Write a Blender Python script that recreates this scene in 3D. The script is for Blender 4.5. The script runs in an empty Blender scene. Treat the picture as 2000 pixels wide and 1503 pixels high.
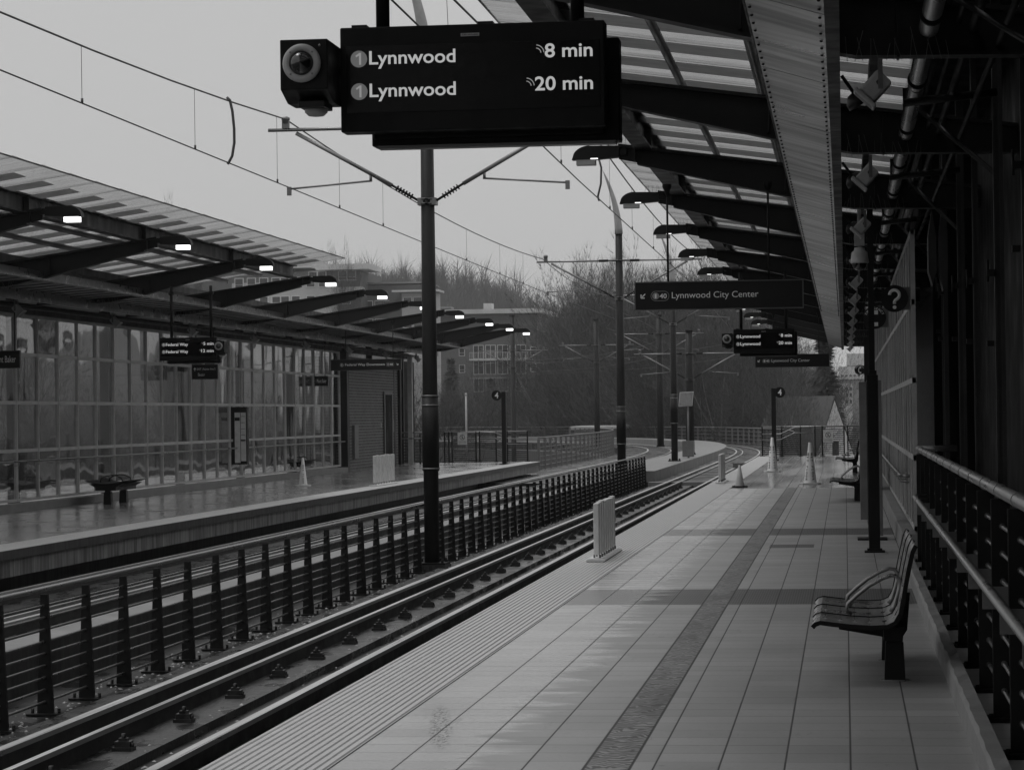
import bpy, math, random
from mathutils import Vector, Matrix
random.seed(7)
S=bpy.context.scene; COL=S.collection
PI=math.pi
# ---------------------------------------------------------------- camera
FPX=5200.0; EYE=1.6
yc=Vector((650,-50.5,-FPX)).normalized()
zc=Vector((1,.0125,0)).cross(yc).normalized()
xc=yc.cross(zc)
RM=Matrix((xc,yc,zc))
def ray(px,py): return RM@Vector((px-1000,751.5-py,-FPX))
def atY(px,py,Y):
    r=ray(px,py); t=Y/r.y; return Vector((r.x*t,Y,EYE+r.z*t))
def atZ(px,py,z=0.0,slope=0.0,y0=12.0):
    r=ray(px,py); t=(z-slope*y0-EYE)/(r.z-slope*r.y); return Vector((r.x*t,r.y*t,EYE+r.z*t))
def fz(y): return .001*(y-12)
def onP(px,py): return atZ(px,py,0.0,.001)
cam=bpy.data.cameras.new('camera'); co=bpy.data.objects.new('camera',cam); COL.objects.link(co)
M4=RM.to_4x4(); M4.translation=Vector((0,0,EYE)); co.matrix_world=M4
cam.sensor_width=36; cam.lens=36*FPX/2000; cam.clip_start=.1; cam.clip_end=3000
S.camera=co
# ---------------------------------------------------------------- materials
class N:
    def __init__(s,name):
        s.m=bpy.data.materials.new(name); s.m.use_nodes=True; s.t=s.m.node_tree; s.n=s.t.nodes; s.l=s.t.links
        s.n.clear(); s.out=s.n.new('ShaderNodeOutputMaterial'); s._tc=None
    def new(s,k,**kw):
        x=s.n.new(k)
        for a,b in kw.items(): setattr(x,a,b)
        return x
    def set(s,inp,v):
        if isinstance(v,bpy.types.NodeSocket): s.l.new(v,inp)
        elif isinstance(v,(int,float)) and inp.type=='RGBA': inp.default_value=(v,v,v,1)
        else: inp.default_value=v
    def math(s,op,a,b=None,c=None,clamp=False):
        x=s.new('ShaderNodeMath',operation=op,use_clamp=clamp); s.set(x.inputs[0],a)
        if b is not None: s.set(x.inputs[1],b)
        if c is not None: s.set(x.inputs[2],c)
        return x.outputs[0]
    def obj(s):
        if not s._tc: s._tc=s.new('ShaderNodeTexCoord')
        return s._tc.outputs['Object']
    def gen(s,scale=(1,1,1)):
        m=s.new('ShaderNodeMapping'); s.l.new(s.obj(),m.inputs[0]); m.inputs['Scale'].default_value=scale; return m.outputs[0]
    def geo(s,scale=(1,1,1)):
        g=s.new('ShaderNodeNewGeometry'); m=s.new('ShaderNodeMapping'); s.l.new(g.outputs['Position'],m.inputs[0]); m.inputs['Scale'].default_value=scale; return m.outputs[0]
    def sep(s,v):
        x=s.new('ShaderNodeSeparateXYZ'); s.l.new(v,x.inputs[0]); return x.outputs
    def noise(s,v,scale=5,det=4,rough=.55,dist=0):
        x=s.new('ShaderNodeTexNoise'); s.l.new(v,x.inputs['Vector']); x.inputs['Scale'].default_value=scale; x.inputs['Detail'].default_value=det
        x.inputs['Roughness'].default_value=rough; x.inputs['Distortion'].default_value=dist; return x.outputs[0]
    def ramp(s,f,a,b,lo=0.,hi=1.):
        x=s.new('ShaderNodeMapRange'); s.set(x.inputs[0],f); x.inputs[1].default_value=a; x.inputs[2].default_value=b
        s.set(x.inputs[3],lo); s.set(x.inputs[4],hi); x.clamp=True; return x.outputs[0]
    def mix(s,f,a,b):
        x=s.new('ShaderNodeMix',data_type='FLOAT'); s.set(x.inputs[0],f); s.set(x.inputs[2],a); s.set(x.inputs[3],b); return x.outputs[0]
    def grey(s,v):
        x=s.new('ShaderNodeCombineColor'); 
        for i in range(3): s.set(x.inputs[i],v)
        return x.outputs[0]
    def bsdf(s,col,rough=.5,metal=0.,bump=None,bs=.3,bd=.01,spec=.5,**kw):
        b=s.new('ShaderNodeBsdfPrincipled')
        s.set(b.inputs['Base Color'],s.grey(col) if isinstance(col,bpy.types.NodeSocket) else (col,col,col,1))
        s.set(b.inputs['Roughness'],rough); s.set(b.inputs['Metallic'],metal); s.set(b.inputs['Specular IOR Level'],spec)
        for k,v in kw.items(): s.set(b.inputs[k.replace('_',' ')],v)
        if bump is not None:
            u=s.new('ShaderNodeBump'); u.inputs['Strength'].default_value=bs; u.inputs['Distance'].default_value=bd; s.l.new(bump,u.inputs['Height']); s.l.new(u.outputs[0],b.inputs['Normal'])
        return b.outputs[0]
    def done(s,sh): s.l.new(sh,s.out.inputs[0]); return s.m
def simple(name,col,rough=.5,metal=0.,var=.25,scale=6,stretch=(1,1,1),bump=.15,spec=.5,rv=.15):
    g=N(name); v=g.geo(stretch); n=g.noise(v,scale,5); n2=g.noise(v,scale*9,3)
    c=g.math('MULTIPLY',g.ramp(n,.3,.7,col*(1-var),col*(1+var)),g.ramp(n2,.3,.7,1-var*.4,1+var*.4))
    return g.done(g.bsdf(c,g.ramp(n,.3,.7,max(.02,rough-rv),min(1,rough+rv)),metal,bump=n2,bs=bump,bd=.004,spec=spec))
MAT={}
MAT['black']=simple('black_paint',.006,.5,0,.3,3,bump=.05,spec=.25)
MAT['steel']=simple('dark_painted_steel',.009,.5,0,.35,4,(1,1,.3),bump=.08,spec=.25)
MAT['polesteel']=simple('wet_dark_pole_steel',.013,.5,0,.5,7,(1,1,.15),bump=.1,spec=.22)
MAT['signblk']=simple('sign_housing_black',.005,.55,0,.25,14,bump=.04,spec=.2)
MAT['signface']=simple('sign_face_grey',.014,.5,0,.1,3,bump=.02,spec=.25)
MAT['signedge']=simple('sign_edge_frame',.085,.45,0,.15,6,bump=.03)
MAT['screen']=simple('display_glass',.002,.2,0,.3,30,bump=.0,rv=.05,spec=.15)
MAT['white']=simple('white_plastic',.6,.45,0,.12,9,bump=.05)
MAT['cone']=simple('wet_floor_cone_plastic',.62,.4,0,.1,9,bump=.04)
MAT['coned']=simple('traffic_cone_plastic',.33,.45,0,.12,9,bump=.04)
MAT['lgrey']=simple('pale_grey_casing',.36,.5,0,.15,6,bump=.05)
MAT['mgrey']=simple('mid_grey_casing',.14,.5,0,.2,6,bump=.05)
MAT['galv']=simple('galvanised_tube',.24,.36,.75,.15,3,bump=.03)
MAT['alum']=simple('aluminium_mullion',.45,.5,.1,.15,5,bump=.03)
MAT['stainless']=simple('brushed_steel_bench',.24,.34,.85,.12,3,(1,1,1),bump=.02)
MAT['railhead']=simple('polished_rail_head',.5,.4,.7,.15,4,(6,.1,1),bump=.03)
MAT['railrust']=simple('rail_web_rust',.03,.55,.1,.5,8,(3,.6,1),bump=.3)
MAT['clip']=simple('rail_clip_iron',.03,.4,.4,.4,20,bump=.3)
MAT['bark']=simple('wet_bark',.05,.85,0,.35,3,bump=.2)
MAT['barkl']=simple('pale_wet_bark',.2,.85,0,.35,3,bump=.2)
MAT['twig']=simple('bare_twigs',.045,.9,0,.3,2,bump=0)
MAT['twigp']=simple('pale_bare_twigs',.1,.9,0,.3,2,bump=0)
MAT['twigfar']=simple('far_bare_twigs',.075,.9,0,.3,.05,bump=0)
MAT['leaf']=simple('conifer_needles',.035,.8,0,.4,2,bump=.1)
MAT['grass']=simple('wet_grass_ground',.06,.9,0,.4,.05,bump=.1)
MAT['dirt']=simple('hill_undergrowth',.05,.95,0,.4,.03,bump=.1)
MAT['bwall']=simple('apartment_brick_wall',.10,.8,0,.15,.2,bump=.05)
MAT['bwall2']=simple('apartment_pale_cladding',.42,.8,0,.1,.2,bump=.03)
MAT['bwhite']=simple('apartment_white_trim',.55,.7,0,.1,.3,bump=.02)
MAT['bpane']=simple('apartment_window_pane',.03,.15,0,.5,.6,bump=0)
MAT['bmid']=simple('apartment_mid_cladding',.2,.8,0,.12,.2,bump=.03)
MAT['roof']=simple('shingle_roof',.055,.8,0,.3,2,(1,1,6),bump=.3)
MAT['concl']=simple('pale_walkway_concrete',.17,.5,0,.2,2,bump=.25)
MAT['pipe']=simple('galvanised_drain_pipe',.4,.3,.8,.15,3,(1,.3,1),bump=.03)
MAT['cable']=simple('contact_wire_copper',.06,.5,.3,.1,3,bump=0)
MAT['clampm']=simple('dull_clamp_metal',.2,.4,.6,.2,12,bump=.05)
MAT['void']=simple('dark_stair_cladding',.003,.7,0,.3,2,bump=.05,spec=.1)
MAT['house']=simple('white_house_siding',.6,.7,0,.1,1,(1,1,8),bump=.1)
MAT['solar']=simple('solar_cells',.16,.3,0,.2,4,bump=0)
def emit(name,col,st):
    g=N(name); e=g.new('ShaderNodeEmission'); e.inputs[0].default_value=(col,col,col,1); e.inputs[1].default_value=st; return g.done(e.outputs[0])
MAT['dimgalv']=simple('dull_galvanised_channel',.045,.5,.3,.2,3,bump=.03,spec=.2)
MAT['railtube']=simple('worn_fence_tube',.2,.35,.5,.2,3,bump=.03)
MAT['postrod']=simple('dark_rod_steel',.1,.35,.5,.2,6,bump=.03)
MAT['lamp']=emit('lit_lamp_diffuser',1,2.6)
MAT['led']=emit('led_letters',1,.42)
MAT['leddim']=emit('led_dim_disc',1,.11)
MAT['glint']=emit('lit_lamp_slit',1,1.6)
MAT['text']=simple('sign_lettering',.85,.6,0,.05,3,bump=0)
MAT['textdim']=simple('sign_symbol_grey',.3,.6,0,.05,3,bump=0)
# platform tiles ----------------------------------------------------------
def tile_mat(name,right=True):
    g=N(name); P=g.geo(); x,y,z=g.sep(P)
    w=.295; x0=2.06 if right else 14.4
    fx=g.math('FRACT',g.math('DIVIDE',g.math('ADD',x,x0+20*w-.0),w))
    dx=g.math('ABSOLUTE',g.math('SUBTRACT',fx,.5))
    lx=g.ramp(dx,.478,.492)
    fy=g.math('FRACT',g.math('DIVIDE',g.math('ADD',y,100.),.305))
    dy=g.math('ABSOLUTE',g.math('SUBTRACT',fy,.5))
    ly=g.ramp(dy,.472,.488)
    # per tile tone
    ix=g.math('FLOOR',g.math('DIVIDE',g.math('ADD',x,x0+20*w),w)); iy=g.math('FLOOR',g.math('DIVIDE',g.math('ADD',y,100.),.305))
    cb=g.new('ShaderNodeCombineXYZ'); g.l.new(ix,cb.inputs[0]); g.l.new(iy,cb.inputs[1])
    wn=g.new('ShaderNodeTexWhiteNoise',noise_dimensions='2D'); g.l.new(cb.outputs[0],wn.inputs[0])
    tone=g.ramp(wn.outputs[0],0,1,.9,1.08)
    rowtone=g.new('ShaderNodeTexWhiteNoise',noise_dimensions='1D'); g.l.new(iy,rowtone.inputs['W'])
    lys=g.math('MULTIPLY',ly,g.ramp(rowtone.outputs[0],.1,.9,.25,1.))
    n=g.noise(P,1.3,5); n2=g.noise(P,40,3); nst=g.noise(g.geo((1,.25,1)),3.,5,.6,.6)
    base=g.math('MULTIPLY',g.ramp(n,.25,.75,.33,.385),tone)
    base=g.math('MULTIPLY',base,g.ramp(n2,.3,.7,.95,1.05))
    if right:
        # decorative cast band
        inb=g.math('MULTIPLY',g.math('GREATER_THAN',x,-1.195),g.math('LESS_THAN',x,-.985))
        wv=g.new('ShaderNodeTexWave',wave_type='RINGS',bands_direction='X'); g.l.new(g.geo((1.3,.5,1)),wv.inputs[0]); wv.inputs['Scale'].default_value=9; wv.inputs['Distortion'].default_value=16; wv.inputs['Detail'].default_value=2; wv.inputs['Detail Scale'].default_value=.8
        fe=g.noise(g.geo((5,1.1,1)),1.,2,.5,1.2)
        bandc=g.math('MULTIPLY',g.ramp(wv.outputs[1],.3,.7,.05,.3),g.ramp(fe,.35,.5,.6,1.))
        eb=g.math('ABSOLUTE',g.math('SUBTRACT',g.math('ABSOLUTE',g.math('ADD',x,1.09)),.105))
        # ribbed cross bands (y 22.1-24, 34.2-36.2) and short strip
        def yb(a,b): return g.math('MULTIPLY',g.math('GREATER_THAN',y,a),g.math('LESS_THAN',y,b))
        cb1=g.math('MAXIMUM',yb(22.12,24.02),yb(34.2,36.1))
        sh=g.math('MULTIPLY',yb(31.1,31.9),g.math('MULTIPLY',g.math('GREATER_THAN',x,-.9),g.math('LESS_THAN',x,-.38)))
        cb1=g.math('MAXIMUM',cb1,sh)
        cb1=g.math('MULTIPLY',cb1,g.math('SUBTRACT',1.,inb))
        rb=g.math('FRACT',g.math('DIVIDE',g.math('ADD',x,10.),.021)); rb=g.ramp(g.math('ABSOLUTE',g.math('SUBTRACT',rb,.5)),.2,.4)
        ry=g.math('FRACT',g.math('DIVIDE',g.math('ADD',y,10.),.24)); ry=g.ramp(g.math('ABSOLUTE',g.math('SUBTRACT',ry,.5)),.38,.45)
        ribc=g.math('MULTIPLY',g.mix(rb,.13,.05),g.mix(ry,1.,.7))
        base=g.mix(cb1,base,ribc)
        lys=g.math('MULTIPLY',lys,g.math('SUBTRACT',1.,g.math('MAXIMUM',cb1,inb)))
        base=g.mix(inb,base,bandc)
        lx=g.math('MULTIPLY',lx,g.math('SUBTRACT',1.,inb))
        lx=g.math('MAXIMUM',lx,g.ramp(eb,.004,.009,1,0))
        # wet: far end, streaks by the edge
        wet=g.ramp(g.math('ADD',y,g.math('MULTIPLY',g.math('SUBTRACT',g.noise(g.geo((1,.5,1)),1.5,3),.5),.9)),54.3,54.7)
        ed=g.math('MULTIPLY',g.ramp(g.math('SUBTRACT',g.math('ADD',x,g.math('MULTIPLY',g.math('SUBTRACT',g.noise(g.geo((1,1,1)),.9,3),.5),1.4)),0.),-2.05,-1.95,1,0),g.math('MULTIPLY',g.ramp(g.noise(g.geo((.4,3.3,1)),2.6,3),.5,.56),g.ramp(y,18,26)))
        # near puddle spot, dark pole reflection painted into its colour; faint damp zone
        damp=g.ramp(g.math('ADD',x,g.math('MULTIPLY',g.math('SUBTRACT',g.noise(g.geo((1,3,1)),1.6,4),.5),1.1)),-1.75,-1.6)
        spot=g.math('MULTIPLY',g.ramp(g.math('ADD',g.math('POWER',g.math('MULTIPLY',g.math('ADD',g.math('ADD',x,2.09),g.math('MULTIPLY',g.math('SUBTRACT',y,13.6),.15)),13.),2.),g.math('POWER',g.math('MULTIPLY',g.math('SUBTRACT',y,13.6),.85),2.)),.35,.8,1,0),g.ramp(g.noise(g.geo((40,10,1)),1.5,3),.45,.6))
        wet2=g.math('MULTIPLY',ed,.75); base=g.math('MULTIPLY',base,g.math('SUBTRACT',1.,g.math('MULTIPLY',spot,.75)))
        wetall=g.math('MAXIMUM',wet,wet2)
        base=g.math('MULTIPLY',base,g.mix(damp,1.08,.93))
        rough=g.mix(wet,g.mix(wet2,g.mix(damp,.27,.46),.22),g.ramp(g.noise(g.geo((1,.12,1)),1.2,2),.35,.65,.1,.17))
        rough=g.mix(g.math('MAXIMUM',lx,g.math('MULTIPLY',lys,.6)),rough,.7)
        base=g.math('MULTIPLY',base,g.mix(wetall,1.,.5))
    else:
        # wet nearly everywhere
        rough=g.ramp(g.noise(g.geo((1,.5,1)),1.2,4),.35,.65,.1,.3)
        base=g.math('MULTIPLY',base,.62)
        lys=g.math('MULTIPLY',lys,.5); lx=g.math('MULTIPLY',lx,.5)
    dirt=g.ramp(g.noise(P,14,5,.7),.58,.75,0,.5)
    vo=g.new('ShaderNodeTexVoronoi'); g.l.new(P,vo.inputs['Vector']); vo.inputs['Scale'].default_value=2.6
    gum=g.math('MULTIPLY',g.ramp(vo.outputs['Distance'],.035,.055,1,0),g.ramp(g.noise(P,1.1,1),.45,.5))
    scf=g.math('MULTIPLY',g.ramp(g.noise(g.geo((14,2.2,1)),1.6,4,.6,1.),.63,.7),g.ramp(g.noise(P,.7,2),.45,.6))
    big=g.ramp(g.noise(P,.55,4,.6),.3,.7,.86,1.1)
    base=g.math('MULTIPLY',base,big)
    dirt=g.math('MAXIMUM',dirt,g.math('MAXIMUM',g.math('MULTIPLY',gum,.8),g.math('MULTIPLY',scf,.55)))
    base=g.math('MULTIPLY',base,g.math('SUBTRACT',1.,g.math('MULTIPLY',dirt,.5)))
    base=g.mix(lys,base,g.math('MULTIPLY',base,.34))
    base=g.mix(lx,base,.045)
    h=g.math('ADD',g.math('SUBTRACT',g.math('MULTIPLY',n2,.06),g.math('MULTIPLY',lx,1.)),g.math('MULTIPLY',lys,-.6))
    h=g.math('MULTIPLY',h,g.math('SUBTRACT',1.,wet)) if right else g.math('MULTIPLY',h,.15)
    return g.done(g.bsdf(base,rough,0,bump=h,bs=.35,bd=.003))
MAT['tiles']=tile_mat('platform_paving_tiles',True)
MAT['tilesl']=tile_mat('wet_platform_paving_tiles',False)
def wetconc(name,c0=.02,c1=.07,wetlo=.42,wethi=.55,rdry=.6,rwet=.05,sc=1.2,st=(1,.5,1)):
    g=N(name); v=g.geo(st); n=g.noise(v,sc,5); n2=g.noise(g.geo(),25,4)
    w=g.ramp(n,wetlo,wethi); c=g.math('MULTIPLY',g.mix(w,c1,c0),g.ramp(n2,.3,.7,.75,1.25))
    return g.done(g.bsdf(c,g.mix(w,rdry,rwet+.12),0,bump=g.math('MULTIPLY',n2,g.math('SUBTRACT',1.1,w)),bs=.5,bd=.02,spec=.22))
MAT['bed']=wetconc('wet_track_bed_concrete',.008,.022,.38,.62)
MAT['plinth']=wetconc('wet_rail_plinth',.02,.06,.4,.6,.55,.08,2.5,(2,.8,1))
def concrete(name,col,streak=True,rough=.7):
    g=N(name); P=g.geo(); n=g.noise(P,3,6,.6); n2=g.noise(P,60,3)
    c=g.math('MULTIPLY',g.ramp(n,.25,.75,col*.75,col*1.2),g.ramp(n2,.3,.7,.92,1.08))
    if streak:
        s1=g.noise(g.geo((8,4.5,.35)),2.,4,.65); c=g.math('MULTIPLY',c,g.ramp(s1,.38,.62,.28,1.15))
        s2=g.noise(g.geo((30,16,.5)),2.,3,.6); c=g.math('MULTIPLY',c,g.ramp(s2,.4,.6,.75,1.1))
    return g.done(g.bsdf(c,rough,0,bump=n2,bs=.2,bd=.004))
MAT['stain']=concrete('stained_platform_face',.27,True,.45)
MAT['conc']=concrete('kerb_concrete',.22,False)
MAT['concd']=concrete('dark_damp_concrete',.06,True,.5)
def tactile():
    g=N('tactile_edge_strip'); P=g.geo(); x,y,z=g.sep(P); n=g.noise(P,4,5); n2=g.noise(P,60,2)
    f=g.math('FRACT',g.math('DIVIDE',g.math('ADD',y,50.),.0246)); lr=g.ramp(g.math('ABSOLUTE',g.math('SUBTRACT',f,.5)),.3,.45)
    c=g.math('MULTIPLY',g.ramp(n,.25,.75,.42,.5),g.ramp(n2,.3,.7,.94,1.06)); c=g.math('MULTIPLY',c,g.mix(lr,1.,.82))
    f2=g.math('FRACT',g.math('DIVIDE',g.math('ADD',y,50.),.61)); l2=g.ramp(g.math('ABSOLUTE',g.math('SUBTRACT',f2,.5)),.49,.498)
    c=g.math('MULTIPLY',c,g.mix(l2,1.,.6))
    return g.done(g.bsdf(c,g.ramp(n,.3,.7,.3,.5),0,bump=n2,bs=.2,bd=.003))
MAT['tactile']=tactile()
def brick():
    g=N('dark_brick_wall'); P=g.geo(); x,y,z=g.sep(P); cb=g.new('ShaderNodeCombineXYZ'); g.l.new(g.math('ADD',y,x),cb.inputs[0]); g.l.new(z,cb.inputs[1])
    b=g.new('ShaderNodeTexBrick'); g.l.new(cb.outputs[0],b.inputs[0]); b.inputs['Scale'].default_value=1; b.inputs['Brick Width'].default_value=.48; b.inputs['Row Height'].default_value=.09; b.inputs['Mortar Size'].default_value=.012
    b.inputs['Color1'].default_value=(.028,)*3+(1,); b.inputs['Color2'].default_value=(.06,)*3+(1,); b.inputs['Mortar'].default_value=(.2,)*3+(1,)
    n=g.noise(P,1.5,4); bw=g.new('ShaderNodeRGBToBW'); g.l.new(b.outputs[0],bw.inputs[0])
    return g.done(g.bsdf(g.math('MULTIPLY',bw.outputs[0],g.ramp(n,.3,.7,.8,1.2)),.6,0,bump=b.outputs[1],bs=-.4,bd=.005))
MAT['brick']=brick()
def glasswall(name,refl=.5,tint=.35,dmix=.16,dcol=.16):
    g=N(name); v=g.geo((.5,.8,.4)); n=g.noise(v,.9,1,.4)
    u=g.new('ShaderNodeBump'); u.inputs['Strength'].default_value=.3; u.inputs['Distance'].default_value=.1; g.l.new(n,u.inputs['Height'])
    gl=g.new('ShaderNodeBsdfGlossy'); gl.inputs['Color'].default_value=(.62,.62,.62,1); gl.inputs['Roughness'].default_value=.03; g.l.new(u.outputs[0],gl.inputs['Normal'])
    tr=g.new('ShaderNodeBsdfTransparent'); tr.inputs[0].default_value=(tint,tint,tint,1)
    df=g.new('ShaderNodeBsdfDiffuse'); st=g.noise(g.geo((6,6,.5)),2.,4); g.set(df.inputs[0],g.grey(g.ramp(st,.35,.7,.05,dcol)))
    m1=g.new('ShaderNodeMixShader'); m1.inputs[0].default_value=refl; g.l.new(tr.outputs[0],m1.inputs[1]); g.l.new(gl.outputs[0],m1.inputs[2])
    m2=g.new('ShaderNodeMixShader'); g.set(m2.inputs[0],g.ramp(st,.4,.7,dmix*.5,dmix)); g.l.new(m1.outputs[0],m2.inputs[1]); g.l.new(df.outputs[0],m2.inputs[2])
    return g.done(m2.outputs[0])
MAT['wallglass']=glasswall('windscreen_glass',.45,.7)
MAT['wallglassr']=glasswall('streaked_windscreen_glass',.4,.8,.7,.5)
def roofglass():
    g=N('canopy_glass'); P=g.geo(); st=g.noise(g.geo((.5,7,.5)),3.,4,.6,.8)
    tr=g.new('ShaderNodeBsdfTransparent'); tr.inputs[0].default_value=(.6,.6,.6,1)
    tl=g.new('ShaderNodeBsdfTranslucent'); tl.inputs[0].default_value=(.8,.8,.8,1)
    gl=g.new('ShaderNodeBsdfGlossy'); gl.inputs['Roughness'].default_value=.12; gl.inputs[0].default_value=(.5,.5,.5,1)
    m=g.new('ShaderNodeMixShader'); g.set(m.inputs[0],g.ramp(st,.35,.7,.1,.35)); g.l.new(tr.outputs[0],m.inputs[1]); g.l.new(tl.outputs[0],m.inputs[2])
    m2=g.new('ShaderNodeMixShader'); m2.inputs[0].default_value=.06; g.l.new(m.outputs[0],m2.inputs[1]); g.l.new(gl.outputs[0],m2.inputs[2])
    return g.done(m2.outputs[0])
MAT['roofglass']=roofglass()
def frit():
    g=N('canopy_frit_bar'); n=g.noise(g.geo((2,9,2)),2,4)
    tl=g.new('ShaderNodeBsdfTranslucent'); g.set(tl.inputs[0],g.grey(g.ramp(n,.3,.7,.42,.55)))
    df=g.new('ShaderNodeBsdfDiffuse'); df.inputs[0].default_value=(.3,.3,.3,1)
    m=g.new('ShaderNodeMixShader'); m.inputs[0].default_value=.2; g.l.new(tl.outputs[0],m.inputs[1]); g.l.new(df.outputs[0],m.inputs[2]); return g.done(m.outputs[0])
MAT['frit']=frit()
def soffit():
    g=N('brushed_metal_soffit'); n=g.noise(g.geo((.45,2.0,.3)),1.5,3,.55,.8); n2=g.noise(g.geo((2,60,2)),2.,3); n3=g.noise(g.geo((.6,1.2,1)),.8,2)
    c=g.math('MULTIPLY',g.ramp(n,.38,.64,.15,.5),g.ramp(n2,.3,.7,.985,1.01))
    return g.done(g.bsdf(c,g.ramp(n3,.3,.7,.25,.4),.75,bump=n,bs=.25,bd=.03))
MAT['soffit']=soffit()
MAT['soffitd']=simple('dark_soffit_sheet',.05,.35,.4,.4,3,(1,4,1),bump=.3)
def clearlens():
    g=N('dark_dome_lens'); return g.done(g.bsdf(.01,.04,0,spec=.9))
MAT['lens']=clearlens()
# ---------------------------------------------------------------- mesh builder
SPLIT={'band','screw','mounting_lug','insulator','clamp','pane','poster','latch','rib','spring_foot','corner_column','wall_plate','door_frame','sleeve','strand','hanger_rod','top_rail','edge_trim'}
class MB:
    def __init__(s): s.v=[]; s.f=[]; s.s=[]
    def add(s,vs,fs,smooth=False):
        o=len(s.v); s.v+=[tuple(v) for v in vs]; s.f+=[tuple(i+o for i in f) for f in fs]; s.s+=[smooth]*len(fs); return s
    def box(s,x0,x1,y0,y1,z0,z1):
        x0,x1=sorted((x0,x1)); y0,y1=sorted((y0,y1)); z0,z1=sorted((z0,z1))
        v=[(x0,y0,z0),(x1,y0,z0),(x1,y1,z0),(x0,y1,z0),(x0,y0,z1),(x1,y0,z1),(x1,y1,z1),(x0,y1,z1)]
        return s.add(v,[(0,3,2,1),(4,5,6,7),(0,1,5,4),(1,2,6,5),(2,3,7,6),(3,0,4,7)])
    def obox(s,c,ax,ay,az):
        c=Vector(c); ax=Vector(ax); ay=Vector(ay); az=Vector(az)
        v=[c+i*ax+j*ay+k*az for k in(-1,1) for j in(-1,1) for i in(-1,1)]
        return s.add(v,[(0,2,3,1),(4,5,7,6),(0,1,5,4),(1,3,7,5),(3,2,6,7),(2,0,4,6)])
    def tube(s,pts,r,n=8,closed=False,caps=True,smooth=True):
        pts=[Vector(p) for p in pts]; m=len(pts); rr=r if isinstance(r,(list,tuple)) else [r]*m
        vs=[]; up=Vector((0,0,1))
        t0=(pts[1]-pts[0]).normalized(); 
        a=up if abs(t0.z)<.95 else Vector((1,0,0))
        u=t0.cross(a).normalized()
        for i,p in enumerate(pts):
            if closed: t=(pts[(i+1)%m]-pts[i-1])
            else: t=(pts[min(i+1,m-1)]-pts[max(i-1,0)])
            t.normalize(); u=(u-t*u.dot(t)); 
            if u.length<1e-6: u=t.orthogonal()
            u.normalize(); w=t.cross(u)
            for k in range(n):
                an=2*PI*(k+.5)/n; vs.append(p+(u*math.cos(an)+w*math.sin(an))*rr[i])
        fs=[]
        L=m if closed else m-1
        for i in range(L):
            j=(i+1)%m
            for k in range(n):
                k2=(k+1)%n; fs.append((i*n+k,i*n+k2,j*n+k2,j*n+k))
        s.add(vs,fs,smooth)
        if caps and not closed:
            o=len(s.v)-len(vs)
            s.f.append(tuple(o+k for k in reversed(range(n)))); s.s.append(False)
            s.f.append(tuple(o+(m-1)*n+k for k in range(n))); s.s.append(False)
        return s
    def prism(s,poly,axis,a,b):
        # poly 2d list; axis 'x': poly=(y,z); 'y': (x,z); 'z': (x,y)
        def P(p,t): return {'x':(t,p[0],p[1]),'y':(p[0],t,p[1]),'z':(p[0],p[1],t)}[axis]
        n=len(poly); v=[P(p,a) for p in poly]+[P(p,b) for p in poly]
        f=[tuple(range(n)),tuple(reversed(range(n,2*n)))]+[(i,(i+1)%n+0,(i+1)%n+n,i+n) for i in range(n)]
        f=[f[0][::-1],f[1][::-1]]+f[2:]
        return s.add(v,f)
    def lathe(s,c,prof,n=24,axis='z'):
        c=Vector(c); vs=[]
        for r,h in prof:
            for k in range(n):
                a=2*PI*k/n
                if axis=='z': vs.append(c+Vector((r*math.cos(a),r*math.sin(a),h)))
                else: vs.append(c+Vector((r*math.cos(a),h,r*math.sin(a))))
        fs=[(i*n+k,i*n+(k+1)%n,(i+1)*n+(k+1)%n,(i+1)*n+k) for i in range(len(prof)-1) for k in range(n)]
        return s.add(vs,fs,True)
    def sheet(s,pts): return s.add(pts,[tuple(range(len(pts)))])
    def mesh(s,name,mat,off=Vector((0,0,0))):
        me=bpy.data.meshes.new(name); me.from_pydata([(x-off[0],y-off[1],z-off[2]) for x,y,z in s.v],[],s.f)
        me.polygons.foreach_set('use_smooth',s.s); me.update(); 
        if mat: me.materials.append(MAT[mat] if isinstance(mat,str) else mat)
        return me
    def build(s,name,mat,parent=None,bevel=0,off=None):
        if parent is not None and name in SPLIT: return split_build(s,name,mat,parent,bevel)
        o=bpy.data.objects.new(name,s.mesh(name,mat,off if off is not None else (parent['_o'] if parent is not None and '_o' in parent else Vector((0,0,0)))))
        COL.objects.link(o)
        if parent is not None: 
            o.parent=parent; o['_o']=parent['_o'] if '_o' in parent else (0,0,0)
        if bevel:
            b=o.modifiers.new('bevel','BEVEL'); b.width=bevel; b.segments=2; b.limit_method='ANGLE'; b.angle_limit=math.radians(50)
        return o
def split_build(mb,name,mat,parent,bevel=0):
    par=list(range(len(mb.v)))
    def find(a):
        while par[a]!=a: par[a]=par[par[a]]; a=par[a]
        return a
    for f in mb.f:
        r=find(f[0])
        for q in f[1:]: par[find(q)]=r
    groups={}
    for f,sm in zip(mb.f,mb.s): groups.setdefault(find(f[0]),[]).append((f,sm))
    for k,fs in groups.items():
        idx={}; n=MB()
        for f,sm in fs:
            for q in f:
                if q not in idx: idx[q]=len(n.v); n.v.append(mb.v[q])
            n.f.append(tuple(idx[q] for q in f)); n.s.append(sm)
        o=bpy.data.objects.new(name,n.mesh(name,mat,parent['_o'] if '_o' in parent else (0,0,0))); COL.objects.link(o); o.parent=parent; o['_o']=parent['_o'] if '_o' in parent else (0,0,0)
        if bevel:
            b=o.modifiers.new('bevel','BEVEL'); b.width=bevel; b.segments=2; b.limit_method='ANGLE'; b.angle_limit=math.radians(50)
    return o
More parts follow.
